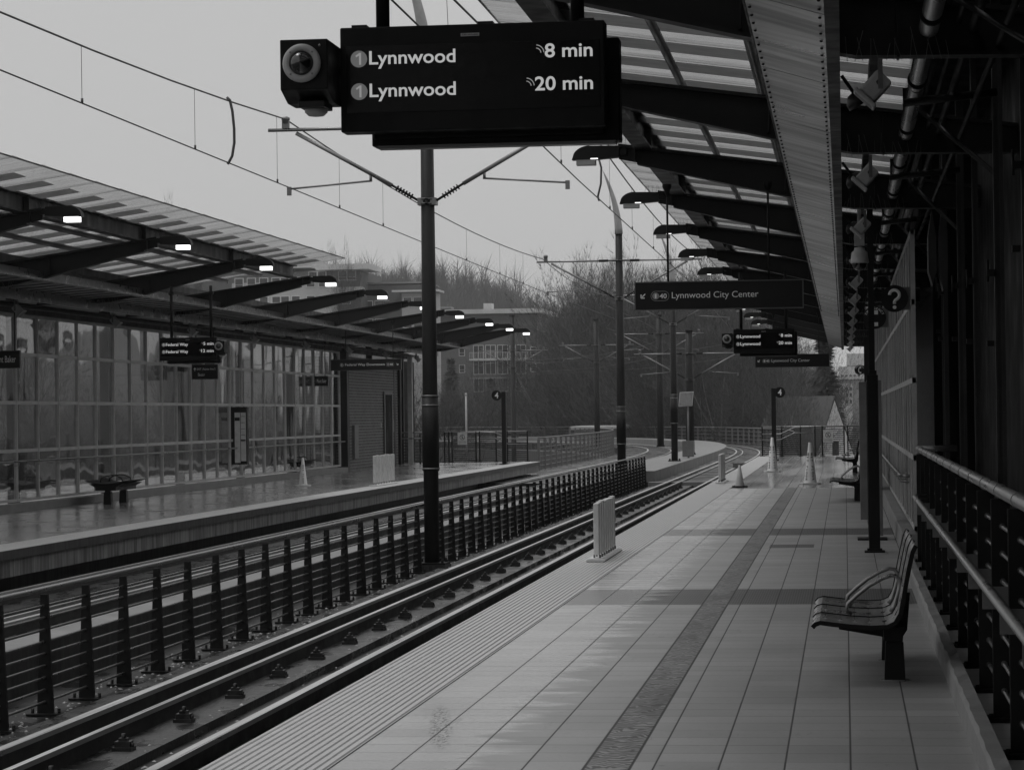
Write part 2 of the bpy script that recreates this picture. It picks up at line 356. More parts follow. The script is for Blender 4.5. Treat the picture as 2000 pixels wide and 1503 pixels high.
def tag(o,label,cat,group=None):
    o['label']=label; o['category']=cat
    if group: o['group']=group
    return o
def thing(name,label,cat,loc=(0,0,0),group=None):
    o=bpy.data.objects.new(name,None); COL.objects.link(o); o.location=loc; o['_o']=tuple(loc); o.empty_display_size=.2
    return tag(o,label,cat,group)
def struct(name,mb,mat): 
    o=mb.build(name,mat); o['kind']='structure'; return o
def kids(o): return [c for c in bpy.data.objects if c.parent==o]
def dup(root,loc,label,rotz=None,scale=None,group=None):
    def cp(o,par):
        c=o.copy(); COL.objects.link(c); c.parent=par
        for k in kids(o): cp(k,c)
        return c
    ks=kids(root); r=root.copy(); COL.objects.link(r)
    for k in ks: cp(k,r)
    r.location=loc; r['label']=label
    if rotz is not None: r.rotation_euler.z=rotz
    if scale: r.scale=scale if not isinstance(scale,(int,float)) else (scale,)*3
    if group: r['group']=group
    return r
ORD=['first','second','third','fourth','fifth','sixth','seventh','eighth','ninth','tenth','eleventh','twelfth','thirteenth','fourteenth','fifteenth','sixteenth']
_tc={}
def textmesh(body,bold=0.,extr=.0,cond=1.):
    c=bpy.data.curves.new('t','FONT'); c.body=body; c.size=1; c.offset=bold; c.extrude=extr; c.resolution_u=4
    o=bpy.data.objects.new('t',c); COL.objects.link(o); dg=bpy.context.evaluated_depsgraph_get(); dg.update()
    me=o.evaluated_get(dg).to_mesh(); vs=[(v.co.x,v.co.y,v.co.z) for v in me.vertices]; fs=[tuple(p.vertices) for p in me.polygons]
    o.evaluated_get(dg).to_mesh_clear(); bpy.data.objects.remove(o); bpy.data.curves.remove(c)
    x0=min(v[0] for v in vs); x1=max(v[0] for v in vs); y0=min(v[1] for v in vs); y1=max(v[1] for v in vs)
    return vs,fs,x0,x1,y0,y1
def text_on(mb,body,x0,x1,z0,z1,y,bold=.0,th=.002,axis='y',flip=1):
    """fit text into rect (plane y=const facing -y)"""
    vs,fs,a,b,c,d=textmesh(body,bold,.01)
    sx=(x1-x0)/(b-a); sz=(z1-z0)/(d-c)
    out=[(x0+(v[0]-a)*sx, y-(v[2]/.01)*th*.5, z0+(v[1]-c)*sz) for v in vs]
    mb.add(out,fs); return mb
def disc(mb,cx,cz,r,y,th=.002,n=32,ri=0.,sq=1.):
    if ri<=0:
        mb.prism([(cx+r*math.cos(2*PI*k/n),cz+r*sq*math.sin(2*PI*k/n)) for k in range(n)],'y',y-th,y); return mb
    vs=[];fs=[]
    for k in range(n):
        a=2*PI*k/n
        for rr in (r,ri):
            for yy in (y-th,y): vs.append((cx+rr*math.cos(a),yy,cz+rr*math.sin(a)))
    for k in range(n):
        a=4*k; b=4*((k+1)%n); fs+= [(a,b,b+2,a+2),(a+1,a+3,b+3,b+1),(a,a+1,b+1,b),(a+2,b+2,b+3,a+3)]
    return mb.add(vs,fs)
def stadium(mb,x0,x1,z0,z1,y,th,w):
    r=(z1-z0)/2; zc_=(z0+z1)/2; pts=[]
    for k in range(13):
        a=PI/2+PI*k/12; pts.append((x0+r+r*math.cos(a),y,zc_+r*math.sin(a)))
    for k in range(13):
        a=-PI/2+PI*k/12; pts.append((x1-r+r*math.cos(a),y,zc_+r*math.sin(a)))
    mb.tube(pts,w,4,closed=True)
def arrow(mb,cx,cz,s,y,d,th=.002):
    # arrow pointing down-left (d=-1) or down-right (d=1)
    u=Vector((d*.7071,-.7071)); p=Vector((-u.y,u.x)); c=Vector((cx,cz))
    def q(a,b): v=c+u*a*s+p*b*s; return (v.x,v.y)
    mb.prism([q(-.75,-.13),q(.3,-.13),q(.3,.13),q(-.75,.13)],'y',y-th,y)
    t=c+u*.62*s
    for (ax) in ((-d,0),(0,1)):
        e=Vector(ax)
        w=Vector((-e.y,e.x))*.12*s
        a=t; b=t+e*.85*s
        mb.prism([tuple(a-w),tuple(b-w),tuple(b+w),tuple(a+w)],'y',y-th*1.5,y)

# ================================================================ GROUND + HILLS
g=MB(); g.sheet([(-900,-60,-9),(500,-60,-9),(500,1500,-9),(-900,1500,-9)]); struct('ground',g,'grass')
def hill():
    # terrain rising far away on the left
    g=MB(); nx,ny=60,40; V=[]
    for j in range(ny+1):
        y=480+j*16
        for i in range(nx+1):
            x=-420+i*10.
            px=1650+5200*x/y
            kk=[(-99999,30),(380,33),(520,33),(700,31),(800,30),(900,27),(1000,21.5),(1100,14),(1300,4),(1420,-9.3),(99999,-9.3)]
            for (a_,b_),(c_,d_) in zip(kk[:-1],kk[1:]):
                if a_<=px<c_: top=b_+(d_-b_)*(px-a_)/(c_-a_)
            t=min(1,max(0,(y-500)/170.)); t=t*t*(3-2*t)
            z=-9.3+ (top+9)*t + 1.5*math.sin(x*.06+y*.02)*t
            V.append((x,y,z))
    F=[(j*(nx+1)+i,j*(nx+1)+i+1,(j+1)*(nx+1)+i+1,(j+1)*(nx+1)+i) for j in range(ny) for i in range(nx)]
    g.add(V,F,True); struct('hill',g,'dirt'); 
    def hz(x,y):
        i=int((x+420)/10); j=int((y-480)/16); i=max(0,min(nx,i)); j=max(0,min(ny,j)); return V[j*(nx+1)+i][2]
    return hz
hillz=hill()
g=MB(); V=[]  # unseen rise behind the camera, added to block low sky light
for j in range(13):
    for i in range(25): 
        t=j/12.; V.append((-150+i*14,-60-j*12,-9+24*min(1,t*1.6)+1.5*math.sin(i*1.3+j)))
g.add(V,[(j*25+i,(j+1)*25+i,(j+1)*25+i+1,j*25+i+1) for j in range(12) for i in range(24)],True); struct('hill',g,'dirt')

g=MB(); V=[]  # unseen dark rise on the right, added to cut glass reflections and horizon light
for j in range(41):
    for i in range(9):
        t=i/8.; V.append((44+i*8,-60+j*15,-9+21*min(1,t*1.7)+2*math.sin(i*.9+j*.7)))
g.add(V,[(j*9+i,j*9+i+1,(j+1)*9+i+1,(j+1)*9+i) for j in range(40) for i in range(8)],True); struct('hill',g,'dirt')
# ================================================================ PLATFORMS
XE=-2.95; YEND=91.5
# right platform
def ribstrip(x0,x1,ya,yb,zf,n=14,outer=-1):
    mb=MB(); w=(x1-x0)/n; ys=[ya,yb]; prof=[]
    for i in range(n):
        a=x0+i*w; prof+=[(a+.0,.0),(a+w*.18,.0),(a+w*.34,.006),(a+w*.68,.006),(a+w*.84,0.)]
    prof.append((x1,0.)); m=len(prof); V=[]
    for y in ys: V+=[(p[0],y,zf(y)+.004+p[1]) for p in prof]
    mb.add(V,[(i,i+1,m+i+1,m+i) for i in range(m-1)]); return mb
p=MB()
def slab(mb,x0,x1,ya,yb,zf,zb):
    mb.add([(x0,ya,zf(ya)),(x1,ya,zf(ya)),(x1,yb,zf(yb)),(x0,yb,zf(yb)),(x0,ya,zb),(x1,ya,zb),(x1,yb,zb),(x0,yb,zb)],
     [(0,1,2,3),(4,7,6,5),(0,4,5,1),(1,5,6,2),(2,6,7,3),(3,7,4,0)])
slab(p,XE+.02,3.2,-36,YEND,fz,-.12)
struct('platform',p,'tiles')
p=MB(); slab(p,XE,XE+.019,-36,YEND,lambda y:fz(y)+.001,-.14); slab(p,XE+.30,3.15,-2,YEND-.05,lambda y:-.121,-9); struct('platform_base',p,'concd')
struct('tactile_strip',ribstrip(XE+.005,-2.355,-1.9,YEND-.05,fz),'tactile')
# left platform
XL=-10.3; YL=90.0
p=MB(); p.box(-19,XL-.02,20,YL,-.12,0); struct('platform_opposite',p,'tilesl')
p=MB(); p.box(XL-.019,XL,20,YL,-.11,.001); p.box(-19.01,XL-.0,YL+.001,YL+.02,-.11,.001); struct('platform_opposite_edge',p,'concd')
p=MB(); p.box(-18.9,XL-.05,20,YL-.02,-.34,-.121); struct('platform_opposite_face',p,'stain')
p=MB(); p.box(-18.8,XL-.5,20,YL-.2,-9,-.341); struct('platform_opposite_base',p,'concd')
struct('tactile_strip_opposite',ribstrip(XL-.58,XL-.005,20,YL-.02,lambda y:.0),'tactile')
# ================================================================ TRACK PATH
STEP=2.0
path=[]  # centre line (x,y,heading) by s starting y=-4
def mkpath():
    x,y,h=-6.6,-4.,0.; s=0
    while s<330:
        path.append((x,y,h)); ss=max(0,y-0 if h==0 else 0)
        arc=max(0,s-109); k=min(6*arc/52000.,.022)
        if h>1.75: k=0
        x-=math.sin(h)*STEP; y+=math.cos(h)*STEP; h+=k*STEP; s+=STEP
mkpath()
def pp(i,off): 
    x,y,h=path[i]; return (x+math.cos(h)*off, y+math.sin(h)*off)
def ribbon(mb,offs,z0,z1,i0=0,i1=None,closed=True,zf=None):
    """extrude rectangle offs=(a,b) z0..z1 along path"""
    i1=len(path)-1 if i1 is None else i1; V=[]; a,b=offs
    for i in range(i0,i1+1):
        A=pp(i,a); B=pp(i,b); V+=[(A[0],A[1],z0),(B[0],B[1],z0),(B[0],B[1],z1),(A[0],A[1],z1)]
    F=[]; n=i1-i0
    for k in range(n):
        o=4*k
        for q in range(4): F.append((o+q,o+(q+1)%4,o+4+(q+1)%4,o+4+q))
    F.append((3,2,1,0)); F.append((4*n,4*n+1,4*n+2,4*n+3)); mb.add(V,F); return mb
iS=[i for i,q in enumerate(path) if q[1]>=78][0]
b=MB(); ribbon(b,(-5.6,5.0),-9,-.9); struct('guideway',b,'concd')
b=MB(); ribbon(b,(-3.55,3.3),-.899,-.56,0,iS); struct('track_bed',b,'bed')
b=MB(); ribbon(b,(-4.4,4.3),-.899,-.42,iS,None); struct('track_bed_far',b,'bed')
b=MB(); ribbon(b,(.9,3.9),-.419,-.36,iS,iS+1); 
# pale cross slab over the joint
b=MB(); b.box(-5.7,-3.0,77.2,77.9,-.55,-.40); struct('bed_step',b,'conc')
# raised walk strip by the opposite track & median slab
b=MB(); ribbon(b,(-.28,.14),-.899,-.194,0,iS-1); struct('walkway_kerb',b,'concd')
b=MB(); ribbon(b,(-.278,.13),-.1935,-.19,0,iS-1); struct('walkway_kerb_top',b,'concl')
b=MB(); ribbon(b,(-.55,1.05),-.419,-.09,iS,None); struct('median',b,'concl')
# rail plinths
for nm,offs in (('plinth',((1.0,2.2),(2.5,3.2))),('plinth_opposite',((-3.3,-2.6),(-2.1,-.75)))):
    b=MB(); 
    for o in offs: ribbon(b,o,-.559,-.50,0,iS)
    struct('rail_'+nm,b,'plinth')
# rails: profile
def rail(name,label,off,ztop,gauge=True,group=None,head=.036,i1=None,mat='railhead'):
    t=thing(name,label,'rail',(0,0,0),group)
    h=MB(); ribbon(h,(off-head,off+head),ztop-.032,ztop,0,i1); h.build('rail_head',mat,t)
    w=MB(); ribbon(w,(off-.009,off+.009),ztop-.14,ztop-.0325,0,i1); ribbon(w,(off-.065,off+.065),ztop-.158,ztop-.1405,0,i1); w.build('rail_web','railrust',t)
    return t
G2='rails of the two tracks'
rail('running_rail','polished running rail on the far side of the near track, beside the post fence',1.55,-.36,group=G2)
rail('guard_rail','dark guard rail just inside the rail beside the post fence',1.865,-.37,group=G2,head=.022)
rail('guard_rail','narrow guard rail nearest the near platform edge',2.69,-.37,group=G2,head=.034)
rail('running_rail','running rail tucked under the near platform edge',3.02,-.36,group=G2,mat='railrust')
rail('running_rail','running rail of the opposite track beside the walkway kerb',-1.55,-.36,group=G2)
rail('guard_rail','guard rail inside the opposite track on the walkway side',-1.8,-.37,group=G2,head=.022)
rail('running_rail','running rail next to the opposite platform face',-3.02,-.36,group=G2)
# fasteners: individual things, many -> nearest 120 + rest stuff
def fastener_mesh():
    m=MB(); m.box(-.09,.09,-.085,.085,0,.03); m.box(-.07,.07,-.06,.06,.03,.075); m.box(-.04,.04,-.035,.035,.075,.1)
    m.lathe((0,0,0),[(.022,.1),(.022,.135),(.001,.136)],8); m.lathe((.075,0,0),[(.02,.03),(.02,.06),(.001,.061)],6)
    return m
fm=fastener_mesh(); fproto=tag(fm.build('rail_fastener','clip'),'bolted rail fastener block on the wet plinth of the near track','fastener','rail fasteners'); 
def hoopm():
    m=MB(); m.box(-.13,.13,-.1,.1,0,.025)
    m.tube([(-.06+.12*i/8.,0,.025+.075*math.sin(PI*i/8.)) for i in range(9)],.018,6); m.tube([(.0,-.09+.18*i/8.,.02+.06*math.sin(PI*i/8.)) for i in range(9)],.014,6)
    return m
hproto=tag(hoopm().build('rail_clip','clip'),'hooped spring rail clip beside the opposite track','rail clip','spring rail clips')
k=0
for j in range(40):
    y=13.4+j*1.56
    c=fproto if j==0 else fproto.copy()
    if j: COL.objects.link(c)
    c.location=(-4.58,y,-.5); c.scale=(.72,.72,.8)
for j in range(58):
    y=22.0+j*.95
    c=hproto if j==0 else hproto.copy()
    if j: COL.objects.link(c)
    c.location=(-7.28,y,-.5)
rd=random.Random(9); db=MB()
for i in range(2600):
    y=12+rd.random()**1.5*64; r_=rd.random()
    if r_<.6: x=-5.84+rd.gauss(0,.16)
    elif r_<.85: x=rd.uniform(-6.2,-5.2)
    else: x=rd.uniform(-4.5,-4.0)
    z=-.5595 if x<-5.65 or x>-5.6 and x<-5.62 else -.5595
    if -5.6<x<-4.4: z=-.4995
    if x>-4.4: z=-.5595 if x<-4.1 else -.4995
    q=rd.uniform(.006,.022); a=rd.random()*6.28; c=Vector((x,y,z+.002)); u=Vector((math.cos(a),math.sin(a),0))*q; v=Vector((-math.sin(a),math.cos(a),0))*q*rd.uniform(.4,1); t_=Vector((0,0,q*rd.uniform(.2,.8)))
    db.add([c-u,c+u,c+v,c-v,c+t_],[(0,2,4),(2,1,4),(1,3,4),(3,0,4)])
o=db.build('grit','lgrey'); o['kind']='stuff'; o['label']='fine grit and leaf litter along the foot of the track fence'; o['category']='litter'
# rail braces (bolted plates) by the near platform
def brace():
    m=MB(); m.box(-.05,.05,-.35,.35,.15,.17); m.box(-.06,-.04,-.33,.33,.05,.15)
    for q in range(4): m.lathe((.03,-.25+q*.16,0),[(.03,.0),(.03,.1),(.02,.12),(.001,.121)],8)
    return m
bp_=None
for nm,(x,y) in zip(('nearest','second','third','fourth','fifth','farthest'),((-3.38,15.2),(-3.38,24.3),(-3.38,36.5),(-3.38,46.),(-3.38,56.),(-3.38,66.))):
    if bp_ is None: bp_=tag(brace().build('rail_brace','clip'),'','rail brace','bolted rail braces by the platform'); c=bp_
    else: c=bp_.copy(); COL.objects.link(c)
    c.location=(x,y,-.5); c['label']=nm+' bolted rail brace in the gap under the near platform edge'
# ================================================================ MIDDLE FENCE
def postfence(name,label,pts,zb,zt,nrod,post_w,post_d,mat='steel',rodr=.011,railr=.024,group=None,cap=100,railmat='galv',taper=.45):
    t=thing(name,label,'fence',(0,0,0),group)
    P=[Vector(p) for p in pts]
    for i,p in enumerate(P):
        d=(P[min(i+1,len(P)-1)]-P[max(i-1,0)]).normalized(); nrm=Vector((d.y,-d.x,0))
        m=MB(); H=zt-zb
        a=post_w/2
        z0=Vector((0,0,zb)); z1=Vector((0,0,zt-.04))
        vs=[]
        for (z,w) in ((z0,a),(z1,a*taper)):
            for sx,sy in ((-1,-1),(1,-1),(1,1),(-1,1)): vs.append(p+nrm*sx*w+d*sy*post_d/2+z)
        m.add(vs,[(0,3,2,1),(4,5,6,7),(0,1,5,4),(1,2,6,5),(2,3,7,6),(3,0,4,7)])
        m.obox(p+Vector((0,0,zb+.008)),nrm*.13,d*.07,Vector((0,0,.008)))
        for sx in(-1,1):
            m.lathe(p+nrm*.1*sx+Vector((0,0,zb)),[(.012,.016),(.012,.05),(.001,.051)],6)
        m.build('post',mat,t)
    up=lambda z:[p+Vector((0,0,z)) for p in P]
    m=MB(); m.tube(up(zt),railr,10); m.build('top_rail',railmat,t)
    m=MB()
    for r in range(nrod):
        z=zb+.1+(zt-zb-.16)*r/(nrod-.3); m.tube(up(z),rodr,5)
    split_build(m,'rod',mat if mat!='steel' else 'postrod',t)
    return t
postfence('track_fence','dark steel post and rod fence with a tube top between the two tracks',[(-5.84,15.75+1.07*k,0) for k in range(59)],-.555,.37,9,.125,.028,railr=.02,railmat='railtube')
# ================================================================ OCS POLES
def ocs_pole(x,y,zb,label,horn=True,arms=(1,1),top=6.5,rb=.115,zarm=5.75,zdiag=4.72,band=True,group='overhead wire poles'):
    t=thing('catenary_pole',label,'pole',(x,y,zb),group)
    L=lambda *a:[tuple(a)]
    m=MB(); m.tube([(x,y,zb),(x,y,zb+2.3),(x,y,top)],[rb,rb,rb*.82],20); m.build('shaft','polesteel',t)
    if band:
        m=MB(); m.tube([(x,y,zb+1.3),(x,y,zb+2.35)],rb*1.12,20); m.build('sleeve','steel',t)
        m=MB(); 
        for zz in (zb+1.32,zb+2.2,zb+2.33): m.tube([(x,y,zz),(x,y,zz+.02)],rb*1.18,20)
        m.build('band','clampm',t)
    m=MB(); m.box(x-.22,x+.22,y-.22,y+.22,zb,zb+.03)
    for sx in(-1,1):
        for sy in(-1,1): m.lathe((x+sx*.17,y+sy*.17,zb),[(.02,.03),(.02,.09),(.001,.091)],6)
    m.build('base_plate','steel',t)
    if horn:
        pts=[];rs=[]
        for i in range(13):
            f=i/12.; pts.append((x-.42*f**1.9,y,top-.03+1.75*f)); rs.append(rb*.93*(1-f)**.75+.006)
        m=MB(); m.tube(pts,rs,16); m.build('curved_horn','lgrey',t)
    else:
        m=MB(); m.tube([(x,y,top),(x,y,top+.06)],rb*.95,16); m.build('cap','steel',t)
    for sd,on in zip((-1,1),arms):
        if not on: continue
        X=lambda d: x+sd*d
        m=MB()
        m.tube([(X(.1),y,zarm),(X(2.25),y,zarm-.0)],.026,8)
        m.tube([(X(1.85),y,zarm-.05),(X(.5),y,zdiag+.24)],.03,8)
        m.tube([(X(1.98),y,zarm-.83),(X(.78),y,zarm-.74)],.014,6)
        m.build('cantilever_arm','galv',t)
        m=MB()
        m.tube([(X(.1),y,zdiag),(X(.5),y,zdiag+.24)],.018,8)
        for q in range(6):
            f=.32+.1*q; c=Vector((X(.1+.4*f),y,zdiag+.24*f)); d=Vector((sd*.4,0,.24)).normalized(); m.tube([c-d*.008,c+d*.008],.042,10)
        m.tube([(X(.3),y,zarm),(X(.55),y,zarm)],.036,8)
        m.build('insulator','steel',t)
        m=MB(); m.box(X(.13),X(.05),y-.1,y+.1,zdiag-.05,zdiag+.05); m.tube([(x,y,zdiag-.045),(x,y,zdiag-.02)],rb*1.2,16); m.tube([(x,y,zdiag+.02),(x,y,zdiag+.045)],rb*1.2,16)
        m.tube([(x,y,zarm-.02),(x,y,zarm+.02)],rb*1.2,16)
        m.box(X(1.95),X(2.05),y-.03,y+.03,zarm+.02,zarm+.14); m.lathe((X(2.0),y,zarm),[(.001,.08),(.05,.09),(.05,.13),(.06,.14),(.06,.17),(.02,.19)],10)
        m.box(X(1.93),X(1.99),y-.02,y+.02,zarm-.92,zarm-.8); m.tube([(X(.8),y,zarm-.74),(X(.8),y,zarm-.66)],.02,6)
        m.build('clamp','clampm',t)
    return t
ocs_pole(-5.72,36.6,-.46,'tall dark overhead wire pole nearest the camera, rising in front of the track fence',rb=.105,zarm=5.63,zdiag=4.58)
m=MB(); m.box(-5.95,-5.49,36.35,36.85,-.559,-.461); tag(m.build('pole_footing','concd'),'small concrete footing under the nearest overhead wire pole','footing')
ocs_pole(-6.02,72.,-.55,'overhead wire pole with a pale curved horn at the far end of the track fence')
ocs_pole(-5.95,93.5,-.09,'overhead wire pole standing on the pale median slab nearest its front end',top=6.2)
pq=[]
for px_,yy,lab,top,zb,arms in ((1350,108,'overhead wire pole behind the solar panel on the median',4.9,-.09,(1,1)),
      (1292,134,'flat topped overhead pole left of the median slab poles',6.5,-.09,(1,1)),
      (1168,158,'flat topped overhead pole in front of the bare trees',7.2,-.4,(1,1)),
      (1003,168,'flat topped overhead pole in front of the balcony apartment block',7.9,-6,(1,1))):
    x=(px_-1650)/5200.*yy; ocs_pole(x,yy,zb,lab,horn=False,arms=arms,top=top,rb=.17,zarm=min(top-.9,5.7),zdiag=min(top-.9,5.7)-1.05,band=False)
# guy wires
t=thing('guy_wire','pair of thin stay wires slanting down from a far pole','cable',(-19,168,3))
m=MB()
for dx in (0,.5): m.tube([(-20.9+.1,168,4.4),(-17.9-dx,168,-1)],.018,5)
m.build('strand','cable',t)
# wires
def wire(name,label,pts,r=.009):
    m=MB(); m.tube(pts,r,6); tag(m.build(name,'cable'),label,'cable','overhead wires')
def sag(a,b,s,n=10):
    a=Vector(a); b=Vector(b); out=[]
    for i in range(n+1):
        f=i/n; p=a.lerp(b,f); p.z-=4*s*f*(1-f); out.append(p)
    return out
ZC=4.94
lc=[(-7.7,8,ZC-.08),(-7.72,36.6,ZC-.1),(-8.1,72,ZC),(-8.0,93.5,ZC)]
rc=[(-3.25,4,ZC-.14),(-3.6,36.6,ZC-.12),(-3.9,72,ZC),(-4.3,93.5,ZC)]
for nm,cc,mz,side in (('left',lc,(5.9,5.9,5.83,5.75),'opposite'),('right',rc,(5.9,5.9,5.83,5.75),'near')):
    far=[]
    for i in range(len(path)):
        if path[i][1]>96 and i<len(path)-20 and i%4==0:
            q=pp(i,-2.3 if nm=='left' else 2.3); far.append((q[0],q[1],ZC-.1-(.1 if path[i][2]>.3 else 0)))
    wire('contact_wire','lower contact wire over the %s track'%side,cc+far,.0085)
    up=[]
    segs=[(-26,)]
    pts=[(cc[0][0],-2,5.8)]+[(cc[1][0],36.6,5.78),(cc[2][0],72,5.83),(cc[3][0],93.5,5.75)]
    for a,b_ in zip(pts[:-1],pts[1:]): up+=sag(a,b_,.45 if b_[1]<60 else .25,12)[:-1]
    up.append(Vector(pts[-1]))
    wire('messenger_wire','upper messenger wire over the %s track'%side,up+[Vector((q[0],q[1],q[2]+.85)) for q in far],.011)
    # droppers
    t=thing('wire_droppers','thin droppers hanging between the two wires of the %s track'%side,'cable',(0,0,0),'overhead wires')
    m=MB()
    def zat(y,P):
        for a,b_ in zip(P[:-1],P[1:]):
            if a[1]<=y<=b_[1]:
                f=(y-a[1])/(b_[1]-a[1]); return Vector(a).lerp(Vector(b_),f)
        return Vector(P[-1])
    for y in ([14,20.5,26.5,31.3,36,40.8,45,50,56,62,67,78,84] if nm=='left' else [18,23.5,29.5,34,42,47,53,59,66,78,85]):
        a=zat(y,[tuple(v) for v in up]); c_=zat(y,cc); m.tube([a,c_],.0035,4); m.tube([c_+Vector((0,0,.05)),c_],.014,5)
    split_build(m,'dropper','cable',t)
# jumper loop wires
m=MB(); m.tube([(-7.74,33.1,5.68),(-7.70,33.1,5.64),(-7.67,33.1,5.5),(-7.65,33.1,5.28),(-7.65,33.1,5.1),(-7.68,33.1,4.93),(-7.72,33.1,4.86),(-7.74,33.1,4.83)],.018,6); tag(m.build('jumper_cable','cable'),'thick black jumper cable looping between the opposite track wires','cable')
m=MB(); m.tube([(-3.77,41.5,5.6),(-3.73,41.5,5.45),(-3.74,41.5,5.2),(-3.79,41.5,5.0),(-3.77,41.5,4.93)],.016,6); tag(m.build('jumper_cable','cable'),'thick black jumper cable over the near track beside the first canopy lamp','cable')
# ================================================================ CANOPIES
BAY=6.1
def canopy(name,label,fx,ys,glass_to,ysof,side):
    t=thing(name,label,'canopy',(0,0,0))
    zf=lambda X: 4.47-.142*(X+2.37)
    for y in ys:
        m=MB()
        top=[(-2.3,zf(-2.3)),(1.5,zf(1.5))]
        poly=[(-2.37,4.46),(-2.37,4.33),(-2.17,4.29),(-.55,3.90),(.1,3.77),(1.5,3.74),(1.5,zf(1.5))]
        q=[(fx(a),b) for a,b in poly]
        m.prism(q,'y',y-.012,y+.012)
        for (a,b_) in ((poly[0],poly[-1]),):
            v=[(fx(a[0]),y-.09,a[1]),(fx(a[0]),y+.09,a[1]),(fx(b_[0]),y+.09,b_[1]),(fx(b_[0]),y-.09,b_[1])]
            m.add(v+[(p[0],p[1],p[2]+.03) for p in v],[(0,1,2,3),(4,7,6,5),(0,3,7,4),(1,5,6,2),(0,4,5,1),(2,6,7,3)])
        low=poly[2:6]
        for a,b_ in zip(low[:-1],low[1:]):
            v=[(fx(a[0]),y-.09,a[1]-.002),(fx(a[0]),y+.09,a[1]-.002),(fx(b_[0]),y+.09,b_[1]-.002),(fx(b_[0]),y-.09,b_[1]-.002)]
            m.add(v+[(p[0],p[1],p[2]-.022) for p in v],[(0,3,2,1),(4,5,6,7),(0,4,7,3),(1,2,6,5),(0,1,5,4),(2,3,7,6)])
        m.box(fx(-2.2)-.01,fx(-2.2)+.01,y-.085,y+.085,4.3,4.44)
        for sx in (-.6,.35): m.box(fx(sx)-.008,fx(sx)+.008,y-.085,y+.085,3.93 if sx<0 else 3.73,4.17 if sx<0 else 4.06)
        m.build('beam','steel',t)
        # bird spikes
        m=MB()
        for q in range(16):
            X=-.05+.75*q/16.; m.tube([(fx(X),y-.1,3.71),(fx(X)+random.uniform(-.05,.05),y-.17,3.80+random.random()*.1)],.002,3)
        for q in range(6):
            X=-2.55+q*.05; m.tube([(fx(X),y,4.45),(fx(X)+random.uniform(-.03,.03),y-.03,4.56)],.002,3)
        o_=m.build('bird_spikes','clampm',t); o_['kind']='stuff'
    y0,y1=ys[0]-1.5,glass_to
    # edge purlin (I section), inner purlins
    m=MB(); X=-2.1; e=glass_to-.3 if side=='left' else ys[-1]
    for (za,zb,w) in ((4.40,4.425,.09),(4.64,4.665,.09)): m.box(fx(X-w),fx(X+w),y0,e,za+.02,zb+.02)
    m.box(fx(X-.01),fx(X+.01),y0,e,4.445,4.66)
    for y in ys: 
        if y<e: m.box(fx(X-.08),fx(X+.08),y-.01,y+.01,4.446,4.658)
    m.build('edge_purlin','steel',t)
    glz=lambda X: 4.665-.142*(X+2.1)
    m=MB()
    for X in (-1.4,-.69):
        m.box(fx(X-.035),fx(X+.035),y0,y1,glz(X)-.05,glz(X)-.035); m.box(fx(X-.005),fx(X+.005),y0,y1,glz(X)-.11,glz(X)-.05)
    m.build('inner_purlin','mgrey',t)
    m=MB()
    for X in (.25,.6): m.box(fx(X-.03),fx(X+.03),y0,ys[-1],glz(X)-.16,glz(X)-.03)
    m.build('valley_purlin','steel',t)
    # glass planks
    k=0; y=y0; bars=MB(); per=1.17
    for bi,yb in enumerate([y0]+[q for q in ys if q<glass_to]):
        ya=yb if bi else y0; ye=min((ys[0] if bi==0 else ya+BAY),glass_to)
        if ye-ya<.3: continue
        m=MB(); n=max(1,round((ye-ya)/per)); w=(ye-ya)/n
        xo,xi=(-2.72,.6) if side=='right' else (-3.12,.6)
        for q in range(n):
            a=ya+q*w+.004; b_=a+w-.008; dz=.02
            z=lambda X,s_: glz(X)+s_
            for (sa) in (0,):
                v=[(fx(xo),a,z(xo,dz)),(fx(xi),a,z(xi,dz)),(fx(xi),b_,z(xi,0)),(fx(xo),b_,z(xo,0))]
                m.add(v+[(p_[0],p_[1],p_[2]+.012) for p_ in v],[(0,1,2,3),(4,7,6,5),(0,4,5,1),(2,6,7,3),(0,3,7,4),(1,5,6,2)])
        m.build('glass_panel','roofglass',t)
        m=MB()
        for q in range(n):
            a=ya+q*w; xo2=xo+.38
            v=[(fx(xo2),a,glz(xo2)-.012),(fx(xi),a,glz(xi)-.012),(fx(xi),a+w*.42,glz(xi)-.02),(fx(xo2),a+w*.42,glz(xo2)-.02)]
            m.add(v+[(p_[0],p_[1],p_[2]+.006) for p_ in v],[(0,3,2,1),(4,5,6,7),(0,1,5,4),(2,3,7,6),(0,4,7,3),(1,2,6,5)])
        m.build('frit_bars','frit',t)
    # glass edge trim
    m=MB(); xo=-2.72 if side=='right' else -3.12; m.box(fx(xo-.006),fx(xo+.0),y0,glass_to,glz(xo)-.0,glz(xo)+.02); m.build('glass_edge_trim','steel',t)
    # metal soffit panels
    ya=ys[0]-2; yend=ysof
    m=MB(); n=int((yend-ya)/3.05)
    for q in range(n):
        a=ya+q*3.05+.012; b_=a+3.02
        v=[(fx(-.512),a,3.845),(fx(-.08),a,3.715),(fx(-.08),b_,3.715),(fx(-.512),b_,3.845)]
        if side=='left': v=[(fx(-.45),a,3.86),(fx(.45),a,3.80),(fx(.45),b_,3.80),(fx(-.45),b_,3.86)]
        rows=[]
        m.add(v+[(p_[0],p_[1],p_[2]+.01) for p_ in v],[(0,3,2,1) if side=='right' else (0,1,2,3),(4,5,6,7),(0,1,5,4),(2,3,7,6),(0,4,7,3),(1,2,6,5)])
    m.build('soffit_panel','soffit' if side=='right' else 'soffitd',t)
    m=MB()
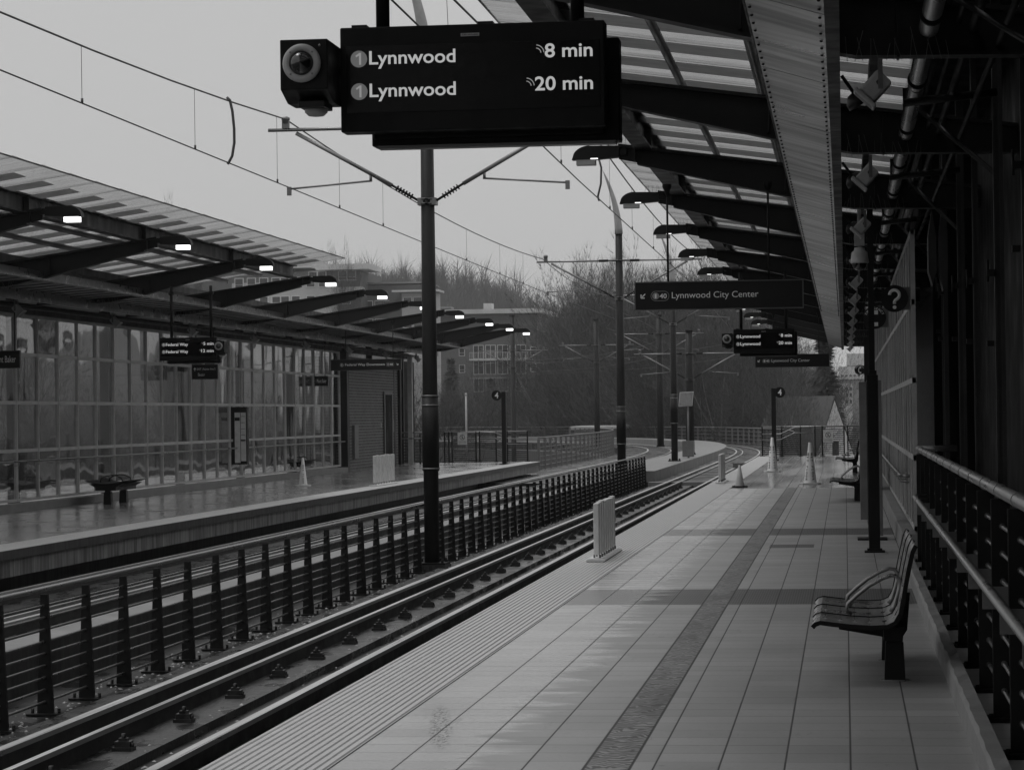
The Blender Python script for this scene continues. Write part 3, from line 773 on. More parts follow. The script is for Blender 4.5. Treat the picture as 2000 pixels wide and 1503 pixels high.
    if side=='right':
        for q in range(int((yend-ya)/.305)):
            yy=ya+q*.305+.1
            if yy>60: break
            for X,z in ((-.49,3.835),(-.105,3.719)): m.lathe((X,yy,z-.012),[(.001,.0),(.009,.003),(.009,.012)],6)
    else:
        for q in range(int((yend-ya)/.61)):
            yy=ya+q*.61; v=[(fx(-.44),yy,3.858),(fx(.44),yy,3.798)]
            m.tube(v,.012,4)
    o_=m.build('soffit_fixings','black' if side=='right' else 'steel',t); o_['kind']='stuff'
    # gutter channel / edge angle
    m=MB()
    if side=='right':
        m.box(-.079,-.055,ya,yend,3.70,4.3); m.box(-.055,.0,ya,yend,3.70,3.715); m.box(-.525,-.513,ya,yend,3.84,3.9)
    else:
        m.box(fx(-.5),fx(-.45),ya,yend,3.84,3.98); m.box(fx(-.62),fx(-.5),ya,yend,3.82,3.85); m.box(fx(.46),fx(.5),ya,yend,3.62,3.9)
    m.build('gutter','steel' if side=='right' else 'postrod',t)
    return t
ysR=[10.2+BAY*k for k in range(-7,14)]; ysL=[35.1+BAY*k-BAY for k in range(9)]+[83.2,87.6]
canopy('station_canopy','near platform canopy of dark cantilever beams, striped glass planks and a brushed metal soffit',lambda X:X,ysR,71.2,92.,'right')
canopy('station_canopy','opposite platform canopy with striped glass roof over its nearer half and bare dark beams beyond',lambda X:-13.15-X,ysL,53.2,89.,'left')
# dark roof and wall structure over the stair on the near side
m=MB(); m.box(.62,3.2,-36,93,4.62,4.7); tag(m.build('roof_deck','void'),'black solid roof deck over the stair side of the near platform','roof')
# inner left roof deck
m=MB(); m.box(-17,-13.85,28,89,4.0,4.08); tag(m.build('roof_deck','steel'),'dark flat roof deck behind the opposite windscreen','roof')
# ---- canopy lamps
def lamp(lit):
    t=thing('canopy_lamp','','lamp',(0,0,0))
    m=MB(); n=14; prof=[(.28,.02),(.28,.14)]
    for i in range(n+1):
        f=i/n; X=.05-.28*f; prof.append((X,.145+.0*f if f<.3 else .145*math.sqrt(max(0,1-((f-.3)/.7)**2))+.005))
    prof.append((-.235,.0)); prof.append((.0,.0))
    # hood, with side taper
    m.prism(prof,'y',-.075,.075); m.box(.28,.36,-.05,.05,.04,.12); m.build('hood','steel',t,bevel=.012)
    m=MB(); m.box(-.185,.02,-.066,.066,-.068 if lit else -.058,.0); m.build('diffuser','lamp' if lit else 'lgrey',t)
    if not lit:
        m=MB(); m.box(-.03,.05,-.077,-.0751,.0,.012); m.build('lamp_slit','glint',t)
    return t
lt=lamp(True); lu=lamp(False)
lt['group']='lit lamps on the opposite canopy'; lu['group']='lamps on the near canopy'
LL=[(35.1+BAY*k) for k in range(8)]+[82.6,87.0]
for i,y in enumerate(LL):
    o=lt if i==0 else dup(lt,(0,0,0),'')
    o.location=(-10.45,y,4.36-.0012*(y-35)); o.rotation_euler.z=PI; 
    o['label']='%s lit lamp from the left at the beam tips of the opposite canopy'%ORD[i]
vis=[28.5+BAY*k for k in range(10)]
for i,y in enumerate([22.4]+vis):
    o=lu if i==0 else dup(lu,(0,0,0),'')
    o.location=(-2.64,y,4.33)
    o['label']=('lamp on the near canopy hidden behind the display sign' if i==0 else '%s hooded lamp on the near canopy counting away from the display sign'%ORD[i-1])
# ================================================================ LED SIGNS
def circ_one(mb1,mb2,cx,cz,r,y):
    disc(mb1,cx,cz,r,y); text_on(mb2,'1',cx-r*.22,cx+r*.28,cz-r*.58,cz+r*.62,y-.004,.02)
def led_sign(loc,lines,mirror,label,rods,back=True):
    """built in a 1.045 x .41 m local frame, lower left corner at loc"""
    X0,Y0,Z0=loc; W=1.045; Hh=.412
    t=thing('display_sign',label,'sign',loc,'platform display signs')
    m=MB(); m.box(X0,X0+W,Y0,Y0+.11,Z0,Z0+Hh); m.build('housing','signblk',t,bevel=.006)
    if back:
        m=MB(); m.box(X0+.1,X0+W+.045,Y0+.13,Y0+.24,Z0-.045,Z0+Hh-.05); m.box(X0+.11,X0+W-.02,Y0+.11,Y0+.13,Z0-.02,Z0+Hh-.07); m.build('rear_housing','signblk',t,bevel=.006)
        m=MB(); m.box(X0+.13,X0+W+.03,Y0+.10,Y0+.17,Z0-.058,Z0-.046); m.build('bottom_lip','signedge',t)
    m=MB(); m.box(X0+.025,X0+W-.02,Y0-.003,Y0+.004,Z0+.075,Z0+Hh-.075); m.build('screen','screen',t)
    m=MB()
    for q in (.07,.55,.93): m.box(X0+W*q-.03,X0+W*q+.03,Y0+.02,Y0+.08,Z0+Hh,Z0+Hh+.012)
    m.build('mounting_lug','steel',t)
    m=MB(); m.box(X0+W*.46,X0+W*.53,Y0-.004,Y0-.0005,Z0+Hh-.048,Z0+Hh-.036); m.build('asset_label','lgrey',t)
    m=MB(); text_on(m,'C25-VMS-030',X0+W*.465,X0+W*.525,Z0+Hh-.045,Z0+Hh-.039,Y0-.006,0,.001); m.build('asset_number','black',t)
    a=MB(); b_=MB(); c_=MB(); yy=Y0-.005
    for (dest,mins,zc0) in lines:
        c_=MB(); disc(c_,X0+.076,Z0+zc0,.033,yy); c_.build('line_disc','leddim',t)
        cx_=X0+.076; cz_=Z0+zc0
        a=MB(); a.prism([(cx_+.001,cz_-.023),(cx_+.009,cz_-.023),(cx_+.009,cz_+.024),(cx_+.003,cz_+.024),(cx_-.013,cz_+.013),(cx_-.010,cz_+.007),(cx_+.001,cz_+.014)],'y',yy-.004,yy-.0021)
        w=.046*len(dest)*.92; w={'Lynnwood':.342,'Federal Way':.41}[dest]
        b_=MB(); text_on(b_,dest,X0+.117,X0+.117+w,Z0+zc0-(.040),Z0+zc0+.030,yy,.012); b_.build('lettering','led',t)
        wm={'8 min':.187,'20 min':.227,'5 min':.187,'12 min':.227}[mins]
        b_=MB(); text_on(b_,mins,X0+W-.047-wm,X0+W-.047,Z0+zc0-.0155,Z0+zc0+.04,yy,.015); b_.build('lettering','led',t)
        a.build('line_number','textled',t); a=MB(); xs=X0+W-.047-wm-.035
        for rr in (.020,.032):
            m_pts=[(xs+rr*math.cos(q)*1.,yy,Z0+zc0+.003+rr*math.sin(q)) for q in [math.radians(5+8*k_) for k_ in range(11)]]
            a.tube(m_pts,.0022,4)
        a.build('signal_arcs','textled',t)
    m=MB()
    for rx in rods: m.tube([(X0+rx,Y0+.1,Z0+Hh),(X0+rx,Y0+.1,4.0)],.0275,14); m.tube([(X0+rx,Y0+.1,3.84),(X0+rx,Y0+.1,3.9)],.05,8)
    split_build(m,'hanger_rod','steel',t)
    # camera box beside
    if mirror: bx0,bx1=X0+W+.012,X0+W+.2
    else: bx0,bx1=X0-.19,X0-.004
    cb=thing('security_camera',label.replace('display sign','').strip() and ('dome camera in a black box beside '+('the nearest Lynnwood display sign' if Y0<20 else 'the small far Lynnwood display sign' if not mirror else 'the Federal Way display sign')),'camera',(bx0,Y0-.2,Z0+.12),'box cameras beside display signs')
    y0=Y0-.24
    m=MB(); z0,z1=Z0+.144,Z0+.337
    m.prism([(y0,z1),(Y0+.04,z1),(Y0+.04,z0-.04),(y0+.13,z0-.04),(y0,z0+.0)],'x',bx0,bx1); m.build('box','signblk',cb,bevel=.004)
    cx=(bx0+bx1)/2-.006; cz=(z0+z1)/2+.003
    m=MB(); m.lathe((cx,y0,cz),[(.073,0),(.075,-.012),(.068,-.02),(.048,-.022),(.046,-.012)],32,'y')
    m.build('lens_ring','lgrey',cb)
    m=MB(); m.lathe((cx,y0-.012,cz),[(.046,0),(.043,-.014),(.034,-.028),(.018,-.038),(.001,-.041)],28,'y'); m.build('dome_lens','lens',cb)
    m=MB()
    for q in range(4):
        a_=PI/4+q*PI/2; m.lathe((cx+.06*math.cos(a_),y0-.021,cz+.06*math.sin(a_)),[(.004,0),(.004,-.002),(.0005,-.0021)],8,'y')
    m.lathe((bx1-.03,y0,z1-.025),[(.005,0),(.005,-.004),(.0005,-.0041)],8,'y'); m.build('screw','clampm',cb)
    m=MB(); m.box(cx-.03,cx+.075,y0+.06,Y0-.02,z0-.062,z0-.035); m.build('lower_housing','black',cb,bevel=.004)
    m=MB(); 
    m.lathe((cx+.025,y0+.14,z0-.062),[(.045,0),(.045,-.012),(.03,-.026),(.001,-.03)],20); m.build('lower_dome','lgrey',cb)
    m=MB(); m.tube([((bx0 if mirror else bx1)-.02,Y0+.02,cz),((X0+W) if mirror else X0,Y0+.02,cz)],.02,8); m.build('bracket','steel',cb)
    return t
MAT['textled']=emit('led_symbol',1,.25)
A=atY(666,259,10.3)
L1=(A.x,10.3,A.z)
led_sign(L1,[('Lynnwood','8 min',.286),('Lynnwood','20 min',.158)],False,'large near display sign with two Lynnwood rows, 8 min and 20 min',(.155,.93))
A=atY(1433,690,45.9)
led_sign((A.x,45.9,A.z),[('Lynnwood','8 min',.286),('Lynnwood','20 min',.158)],False,'small far display sign with two Lynnwood rows above the far direction sign',(.13,.9))
A=atY(312,704.5,46.9)
led_sign((A.x,46.9,A.z),[('Federal Way','5 min',.286),('Federal Way','12 min',.158)],True,'display sign with two Federal Way rows, 5 min and 12 min, on the opposite platform',(.2,.93),back=True)
# ================================================================ HANGING DIRECTION SIGNS
def dir_sign(x0,x1,z0,z1,y,kind,label,rods,ztop,group='hanging direction signs'):
    t=thing('direction_sign' if kind!='name' else 'station_name_sign',label,'sign',((x0+x1)/2,y,z0),group)
    W=x1-x0; H=z1-z0; zc_=(z0+z1)/2
    m=MB(); m.box(x0+.012,x1-.012,y-.02,y+.02,z0+.012,z1-.012); m.build('panel','signface',t)
    m=MB(); m.box(x0,x1,y-.03,y+.03,z0,z0+.0119); m.box(x0,x0+.0119,y-.03,y+.03,z0+.012,z1); m.box(x1-.0119,x1,y-.03,y+.03,z0+.012,z1); m.box(x0+.0119,x1-.0119,y-.03,y+.03,z1-.0119,z1)
    m.build('frame','signedge',t)
    a=MB(); d=MB(); yy=y-.021
    if kind=='cc':
        arrow(a,x0+W*.05,zc_,H*.15,yy,-1)
        stadium(d,x0+W*.098,x0+W*.205,zc_-H*.165,zc_+H*.165,yy,.002,.0035)
        disc(d,x0+W*.126,zc_,H*.12,yy); text_on(a,'1',x0+W*.121,x0+W*.131,zc_-H*.075,zc_+H*.075,yy-.003,.03)
        text_on(a,'40',x0+W*.149,x0+W*.192,zc_-H*.085,zc_+H*.085,yy,.02)
        text_on(a,'Lynnwood City Center',x0+W*.222,x0+W*.735,zc_-H*.155,zc_+H*.13,yy,.0)
    elif kind=='fw':
        disc(a,x0+W*.16,zc_,H*.15,yy,ri=H*.125); 
        a.prism([(x0+W*.16-.008,zc_-H*.1),(x0+W*.16+.008,zc_-H*.1),(x0+W*.16+.008,zc_+H*.1),(x0+W*.16-.008,zc_+H*.1)],'y',yy-.002,yy)
        a.prism([(x0+W*.16-H*.09,zc_-H*.02),(x0+W*.16,zc_+H*.05),(x0+W*.16+H*.09,zc_-H*.02),(x0+W*.16,zc_+H*.0)],'y',yy-.003,yy)
        text_on(a,'Federal Way Downtown',x0+W*.205,x0+W*.765,zc_-H*.155,zc_+H*.13,yy,.01)
        stadium(d,x0+W*.785,x0+W*.895,zc_-H*.165,zc_+H*.165,yy,.002,.004); disc(d,x0+W*.815,zc_,H*.12,yy); text_on(a,'48',x0+W*.835,x0+W*.88,zc_-H*.085,zc_+H*.085,yy,.02)
        arrow(a,x0+W*.945,zc_,H*.14,yy,1)
    elif kind=='name':
        text_on(a,'Mount Baker',x0+W*.34,x0+W*.9,zc_-H*.17,zc_+H*.2,yy,.0)
        stadium(d,x0+W*.1,x0+W*.28,zc_-H*.28,zc_+H*.28,yy,.002,.003); text_on(d,'M',x0+W*.14,x0+W*.24,zc_-H*.1,zc_+H*.1,yy)
    elif kind=='exit':
        text_on(a,'EXIT | Rainier Ave S',x0+W*.2,x0+W*.9,zc_+H*.08,zc_+H*.26,yy,.0); text_on(a,'Elevator',x0+W*.24,x0+W*.5,zc_-H*.28,zc_-H*.08,yy,.0)
        a.prism([(x0+W*.07,zc_+H*.17),(x0+W*.12,zc_+H*.3),(x0+W*.17,zc_+H*.17)],'y',yy-.002,yy); a.box(x0+W*.11,x0+W*.13,yy-.002,yy,zc_+H*.06,zc_+H*.17)
    split_build(a,'lettering','text',t)
    if d.v: split_build(d,'route_symbol','textdim',t)
    m=MB()
    for rx in rods: m.tube([(rx,y,z1),(rx,y,ztop)],.012,8); m.lathe((rx,y,0),[(.012,ztop-.1),(.035,ztop-.03),(.05,ztop),(.05,ztop+.03)],8)
    m.build('hanger_rod','steel',t)
    return t
A=atY(1240,607,28.5); B=atY(1569,545,28.5)
dir_sign(A.x,B.x,A.z,B.z,28.5,'cc','large hanging sign reading Lynnwood City Center with a down left arrow',(atY(1303,400,28.5).x,atY(1500,400,28.5).x),4.02)
A=atY(1475,718,64.6); B=atY(1620,690,64.6)
dir_sign(A.x,B.x,A.z,B.z,64.6,'cc','small far hanging sign reading Lynnwood City Center below the far display sign',(A.x+.45,B.x-.25),3.95)
A=atY(646,724,68.); B=atY(784,700,68.)
dir_sign(A.x,B.x,A.z,B.z,68.,'fw','hanging sign reading Federal Way Downtown with an aircraft symbol on the opposite platform',(A.x+.4,B.x-.22),4.05)
A=atY(-46,720,44.); B=atY(40,684,44.)
dir_sign(A.x,B.x,A.z,B.z,44.,'name','Mount Baker name sign cut off by the left picture edge',(B.x-.1,),3.7,'station name signs')
A=atY(608,754,73.); B=atY(641,734,73.)
dir_sign(A.x,B.x,A.z,B.z,73.,'name','small Mount Baker name sign hanging in front of the windscreen by the brick wall',(A.x+.09,B.x-.09),3.7,'station name signs')
A=atY(375,741,58.); B=atY(426,711,58.)
dir_sign(A.x,B.x,A.z,B.z,58.,'exit','small sign with exit arrow and elevator line below the Federal Way display sign',(A.x+.1,B.x-.1),3.6,'exit signs')
# ================================================================ WINDSCREENS
def windscreen(label,X,ya,yb,z0,zt,mat,thick=.06,sgn=1,per=1.27,rail_z=.9):
    t=thing('windscreen',label,'glass wall',(X,ya,0),'glazed windscreens')
    zs=[z0,1.07,1.93,2.8,zt]
    ny=int(round((yb-ya)/per)); w=(yb-ya)/ny
    m=MB()
    for k in range(ny+1):
        y=ya+k*w; m.box(X-(.035 if X<0 else .014),X+.035,y-.02,y+.02,z0,zt)
    split_build(m,'mullion','alum',t)
    m=MB()
    for i,z in enumerate(zs): 
        h=.03 if 0<i<4 else .05
        m.box(X-(.028 if X<0 else .011),X+.028,ya-.02,yb+.02,z-h if i else z,z+h if i<4 else z)
    split_build(m,'transom','alum',t)
    G=MB()
    for k in range(ny):
        for i in range(4):
            y0=ya+k*w+.02; y1=y0+w-.04; a=zs[i]+.03; b_=zs[i+1]-.03
            tx=random.uniform(-.009,.009); tz=random.uniform(-.006,.006)
            v=[(X-tx-tz,y0,a),(X+tx-tz,y1,a),(X+tx+tz,y1,b_),(X-tx+tz,y0,b_)]
            G.add(v,[(0,1,2,3)])
    G.build('glass_panes',mat,t)
    return t
windscreen('long glazed windscreen grid along the back of the opposite platform',-14.7,33.3,76.8,.16,3.52,'wallglass')
windscreen('streaked glazed windscreen along the far part of the near platform',.76,29.9,90.,.26,3.6,'wallglassr',per=1.27)
m=MB(); m.box(-14.85,-14.5,30,77,0.001,.13); tag(m.build('kerb','conc'),'low concrete kerb under the opposite windscreen','kerb','windscreen kerbs')
m=MB(); m.add([(.6,29.6,fz(29)),(.86,29.6,fz(29)),(.86,91,fz(91)),(.6,91,fz(91)),(.615,29.6,.24),(.86,29.6,.24),(.86,91,.25),(.615,91,.25)],[(0,3,2,1),(4,5,6,7),(0,1,5,4),(1,2,6,5),(2,3,7,6),(3,0,4,7)])
tag(m.build('kerb','conc',bevel=.01),'raised concrete kerb under the near windscreen','kerb','windscreen kerbs')
# handrail on opposite windscreen and near one
def handrail(label,X,ya,yb,z,sgn,per,r=.021,mat='galv',dx=.1,name='handrail'):
    t=thing(name,label,'handrail',(X,ya,z),'handrails')
    m=MB(); m.tube([(X+sgn*dx,ya,z),(X+sgn*.02,ya+.02,z)],r,10); m.tube([(X,ya,z),(X,yb,z)],r,12); m.build('rail',mat,t)
    m=MB(); y=ya+.2
    while y<yb:
        m.tube([(X,y,z-.01),(X,y,z-.07),(X+sgn*dx,y,z-.08)],.007,6); y+=per
    split_build(m,'bracket',mat,t); return t
handrail('long thin handrail in front of the opposite windscreen',-14.58,33,77.6,.885,-1,1.27)
handrail('handrail on the near windscreen ending in a return',.64,31.5,60,.83,1,1.27)
# brick block on the opposite platform
t=thing('brick_wall','dark brick wall with a door at the end of the opposite windscreen','wall',(-14.7,77,0))
m=MB(); m.box(-16,-14.68,77.35,87.,0.001,3.4); m.build('brickwork','brick',t)
m=MB(); m.box(-14.78,-14.5,77.0,77.34,0.001,3.6); m.box(-14.9,-14.67,86.2,86.5,0.001,3.4); m.box(-14.9,-14.6,87.01,87.3,.001,3.5); m.build('corner_column','steel',t)
m=MB(); m.box(-14.679,-14.66,84.3,85.6,0.01,2.3); d=m.build('door','void',t)
m=MB(); m.box(-14.659,-14.63,84.15,84.3,0.01,2.4); m.box(-14.659,-14.63,85.6,85.7,0.01,2.4); m.box(-14.659,-14.63,84.31,85.59,2.31,2.4); m.build('door_frame','mgrey',d)
m=MB(); m.box(-14.679,-14.6,78.7,79.35,.35,1.35); m.build('wall_cabinet','mgrey',t)
m=MB(); m.box(-14.679,-14.66,83.6,83.72,1.25,1.4); m.box(-14.679,-14.66,86.0,86.07,1.1,1.5); m.build('wall_plate','lgrey',t)
# eave beam above the opposite windscreen + conduits
m=MB(); m.box(-14.78,-14.62,30,89,3.53,3.72); m.box(-14.5,-14.42,30,89,3.60,3.66); m.tube([(-14.3,30,3.62),(-14.3,89,3.62)],.03,8)
tag(m.build('eave_beam','steel'),'dark eave beam and conduit above the opposite windscreen','beam')
m=MB(); m.box(-14.6,-13.62,30,89,3.83,3.88); tag(m.build('eave_panel','soffitd'),'ribbed dark eave panel between canopy and opposite windscreen','panel')
# posts behind left canopy (columns)
cp=None
for i,y in enumerate([34.1+BAY*k for k in range(10)]):
    m=MB()
    if cp is None:
        m.box(-.09,.09,-.09,.09,0,3.9); cp=tag(m.build('canopy_column','steel'),'','column','canopy columns behind the opposite windscreen'); c=cp
    else: c=cp.copy(); COL.objects.link(c)
    c.location=(-15.0,y+.6,.001 if y<0 else .001); c['label']='dark square canopy column behind the opposite windscreen glass'
# dark stair enclosure boxes beyond the brick
m=MB(); m.box(-18,-15.1,88.,93,-2,3.5); tag(m.build('stair_enclosure','void'),'black stair enclosure behind the brick wall','enclosure')
m=MB(); m.box(-14.55,-14.4,88.2,88.4,0,3.6); tag(m.build('downpipe','lgrey'),'pale downpipe beside the stair enclosure','pipe')
# ---- floodlights (box luminaires)
def flood():
    t=thing('floodlight','','floodlight',(0,0,0))
    # body tilted, aim towards track (-x) and down
    m=MB(); a=math.radians(-38)
    ax=Vector((math.cos(a),0,-math.sin(a)))  # long axis from front-low to back-high
    ax=Vector((.68,0,.73)); az=Vector((-.73,0,.68)); ay=Vector((0,1,0))
    m.obox((0.02,0,0),ax*.085,ay*.075,az*.06); m.build('body','lgrey',t,bevel=.018)
    m=MB(); m.obox(Vector((0.02,0,0))-ax*.095,ax*.014,ay*.092,az*.082); m.build('front_rim','lgrey',t,bevel=.008)
    m=MB(); m.obox(Vector((0.02,0,0))-ax*.1095,ax*.001,ay*.075,az*.066); m.build('lens','mgrey',t)
    m=MB(); m.obox((.05,-.082,.07),(.014,0,0),(0,.004,0),(0,0,.09)); m.obox((.05,.082,.07),(.014,0,0),(0,.004,0),(0,0,.09)); m.obox((.05,0,.16),(.014,0,0),(0,.086,0),(0,0,.004)); m.lathe((.04,-.09,.02),[(.016,0),(.016,.006),(.001,.007)],10,'y'); m.build('yoke','mgrey',t)
    return t
fp=flood(); fp['group']='box floodlights under the near canopy'
for i,y in enumerate([16.3+BAY*k for k in range(12)]):
    o=fp if i==0 else dup(fp,(0,0,0),'')
    o.location=(.19,y-.1,3.55); o.rotation_euler=(0,0,0); 
    o['label']='%s pale box floodlight from the camera under the near canopy gutter'%ORD[i]
prevg=None
for i,y in enumerate([44.0+BAY*k for k in range(8)]):
    o=dup(fp,(-13.95,y,3.5),'%s box floodlight from the left above the opposite windscreen'%ORD[i],rotz=PI,group='box floodlights above the opposite windscreen')
# speakers-like dark fixtures beside floodlights (round dark lamps)
def darklamp():
    m=MB(); m.lathe((0,0,0),[(.001,.07),(.05,.06),(.085,.02),(.09,-.02),(.001,-.02)],16); m.tube([(0,0,.06),(0,0,.2)],.012,6); return m
dl=tag(darklamp().build('round_spotlight','black'),'','spotlight','small round spotlights beside the near gutter')
for i,y in enumerate([15.4+BAY*k for k in range(7)]):
    c=dl if i==0 else dl.copy()
    if i: COL.objects.link(c)
    c.location=(.12,y+2.1,3.62); c.rotation_euler=(.2,-.6,0); c['label']='%s small dark round spotlight tucked behind the near metal soffit'%ORD[i]
# PTZ dome camera
P=atY(1679,505,29.2)
t=thing('dome_camera','white pendant dome camera hanging under the near canopy','camera',P)
m=MB(); m.tube([P+Vector((0,0,.13)),P+Vector((0,0,.62))],.02,10); m.build('stem','lgrey',t)
m=MB(); m.box(P.x-.055,P.x+.055,P.y-.05,P.y+.05,P.z+.14,P.z+.27); m.build('junction_box','lgrey',t,bevel=.004)
m=MB(); m.lathe(P,[(.001,.13),(.055,.12),(.06,.09),(.085,.07),(.098,-.02),(.1,-.045),(.085,-.05)],28); m.build('shroud','white',t)
m=MB(); m.lathe(P,[(.082,-.05),(.078,-.085),(.055,-.115),(.02,-.13),(.001,-.132)],24); m.build('dome_lens','lens',t)
# drain pipe
t=thing('drain_pipe','shiny galvanised pipe running away under the near canopy roof','pipe',(.53,5,3.9))
m=MB(); m.tube([(.54,4,3.93),(.53,48,3.86),(.52,60,3.84)],.06,18); m.build('pipe','pipe',t)
m=MB()
for y in [9.5+3.05*k for k in range(16)]: m.tube([(.533,y,3.92-.0014*y),(.533,y+.06,3.92-.0014*y)],.07,18); m.box(.5,.56,y+.01,y+.05,3.96,4.2)
split_build(m,'coupling','steel',t)
# conduits bundle
t=thing('conduit','dark conduits and cross braces beside the drain pipe','conduit',(.8,5,4))
m=MB()
for x,z,r in ((.72,3.95,.02),(.8,3.9,.028),(.66,4.05,.016),(.95,3.8,.02)): m.tube([(x,4,z),(x,60,z)],r,6)
for k in range(9):
    y=13+k*6.1; m.tube([(.45,y,3.78),(1.1,y,3.84)],.03,8); m.tube([(1.1,y+.4,3.3),(.6,y+3,4.1)],.02,6)
split_build(m,'tube','black',t)
# ================================================================ NEAR SIDE RAILING (stair void)
t=thing('guardrail','black stair guardrail with a shiny tube top on the right of the near platform','railing',(.78,11,0))
ysp=[8.1+1.43*k for k in range(15)]
for y in ysp:
    m=MB(); m.box(.735,.83,y-.006,y+.006,.02,1.14); m.box(.735,.83,y+.05,y+.062,.02,1.14); m.box(.68,.88,y-.05,y+.11,fz(y)+.001,.028)
    for dx in(.72,.85): m.lathe((dx,y-.02,.028),[(.011,0),(.011,.02),(.001,.021)],6)
    m.build('post','black',t)
m=MB(); m.tube([(.785,6,1.18),(.785,29.2,1.18)],.034,18); m.tube([(.785,29.2,1.18),(1.2,29.25,1.18)],.034,12); m.build('top_rail','galv',t)
m=MB()
for y in ysp: m.tube([(.785,y+.01,1.18),(.785,y+.05,1.18)],.038,18)
split_build(m,'rail_collar','galv',t)
m=MB()
for q in range(7):
    z=.16+.14*q; m.tube([(.79,6,z),(.79,29.1,z)],.0115,8)
split_build(m,'infill_rod','postrod',t)
m=MB()
for y in ysp:
    for q in range(7):
        z=.16+.14*q; m.tube([(.79,y-.02,z),(.79,y+.075,z)],.017,8)
o_=m.build('rod_ferrules','postrod',t); o_['kind']='stuff'
t=thing('handrail','lower galvanised handrail on the platform side of the black guardrail','handrail',(.63,11,.8),'handrails')
m=MB(); m.tube([(.74,24.85,.8),(.63,24.8,.8),(.63,6,.78)],.023,14); m.build('rail','galv',t)
m=MB()
for y in [7.+1.43*k for k in range(13)]: m.box(.63,.78,y-.006,y+.006,.66,.765)
split_build(m,'bracket_plate','mgrey',t)
# rough kerb in front of the railing
m=MB(); V=[];F=[]; n=90
for i in range(n+1):
    y=6+23.2*i/n; j=random.uniform(-.006,.006); jz=random.uniform(-.006,.006)
    V+=[(.57,y,fz(y)-.01),(.575,y,.115+jz*.4),(.59+j,y,.135+jz),(.655,y,.135),(.655,y,fz(y)-.01)]
for i in range(n):
    for q in range(4): F.append((i*5+q,i*5+q+1,i*5+q+6,i*5+q+5))
m.add(V,F); tag(m.build('kerb','conc'),'low kerb with a chipped edge along the foot of the black guardrail','kerb')
# dark stair cladding wall & mullions
m=MB(); m.box(1.45,1.5,-36,30.5,-.5,4.6); m.box(1.0,3.0,30.2,30.4,-.1,4.6); m.box(.86,.9,30.45,91,3.8,4.6); m.box(.96,1.0,30.45,90,.0,3.8) if False else None
tag(m.build('stair_wall','void'),'black cladding wall behind the guardrail','wall')
m=MB(); m.box(2.2,2.25,30.5,91,0,4.6); tag(m.build('rear_wall','mgrey'),'grey wall seen through the near windscreen','wall')
mp=None
for i,(y,dbl) in enumerate(((19.4,1),(22.6,0),(25.6,1),(29.3,0),(29.9,0),(16.4,0))):
    t=thing('wall_post','','post',(1.1,y,0),'galvanised wall posts behind the guardrail')
    t['label']='%s galvanised post against the black cladding behind the guardrail'%['widest double','single slim','second double','far slim','farthest slim','nearest'][i]
    m=MB(); m.box(1.08,1.1,y-.02,y+.02,0.001,4.6); m.box(1.1,1.13,y-.012,y-.006,0.001,4.6)
    if dbl: m.box(1.125,1.15,y-.02,y+.02,0.001,4.6)
    m.build('channel','dimgalv',t)
    m=MB(); zz=2.55+.1*i; m.box(1.03,1.08,y-.05,y+.05,zz,zz+.05); m.tube([(1.03,y-.04,zz-.04),(1.03,y-.04,zz+.12)],.01,6); m.box(1.02,1.07,y-.03,y+.03,zz-.5,zz-.46); m.build('latch','steel',t)
# angled wall light
t=thing('wall_light','long angled wall light box on the dark stair wall','lamp',(1.0,27.5,2.9))
m=MB(); m.prism([(.86,3.35),(.9,3.62),(.94,3.35),(.94,3.0),(.9,2.86),(.86,3.0)],'y',27.2,27.6); m.build('casing','dimgalv',t)
m=MB(); m.prism([(.96,3.35),(1.0,3.62),(1.05,3.4),(1.05,3.0),(1.0,2.8),(.96,3.0)],'y',27.1,27.5); m.build('casing','dimgalv',t)
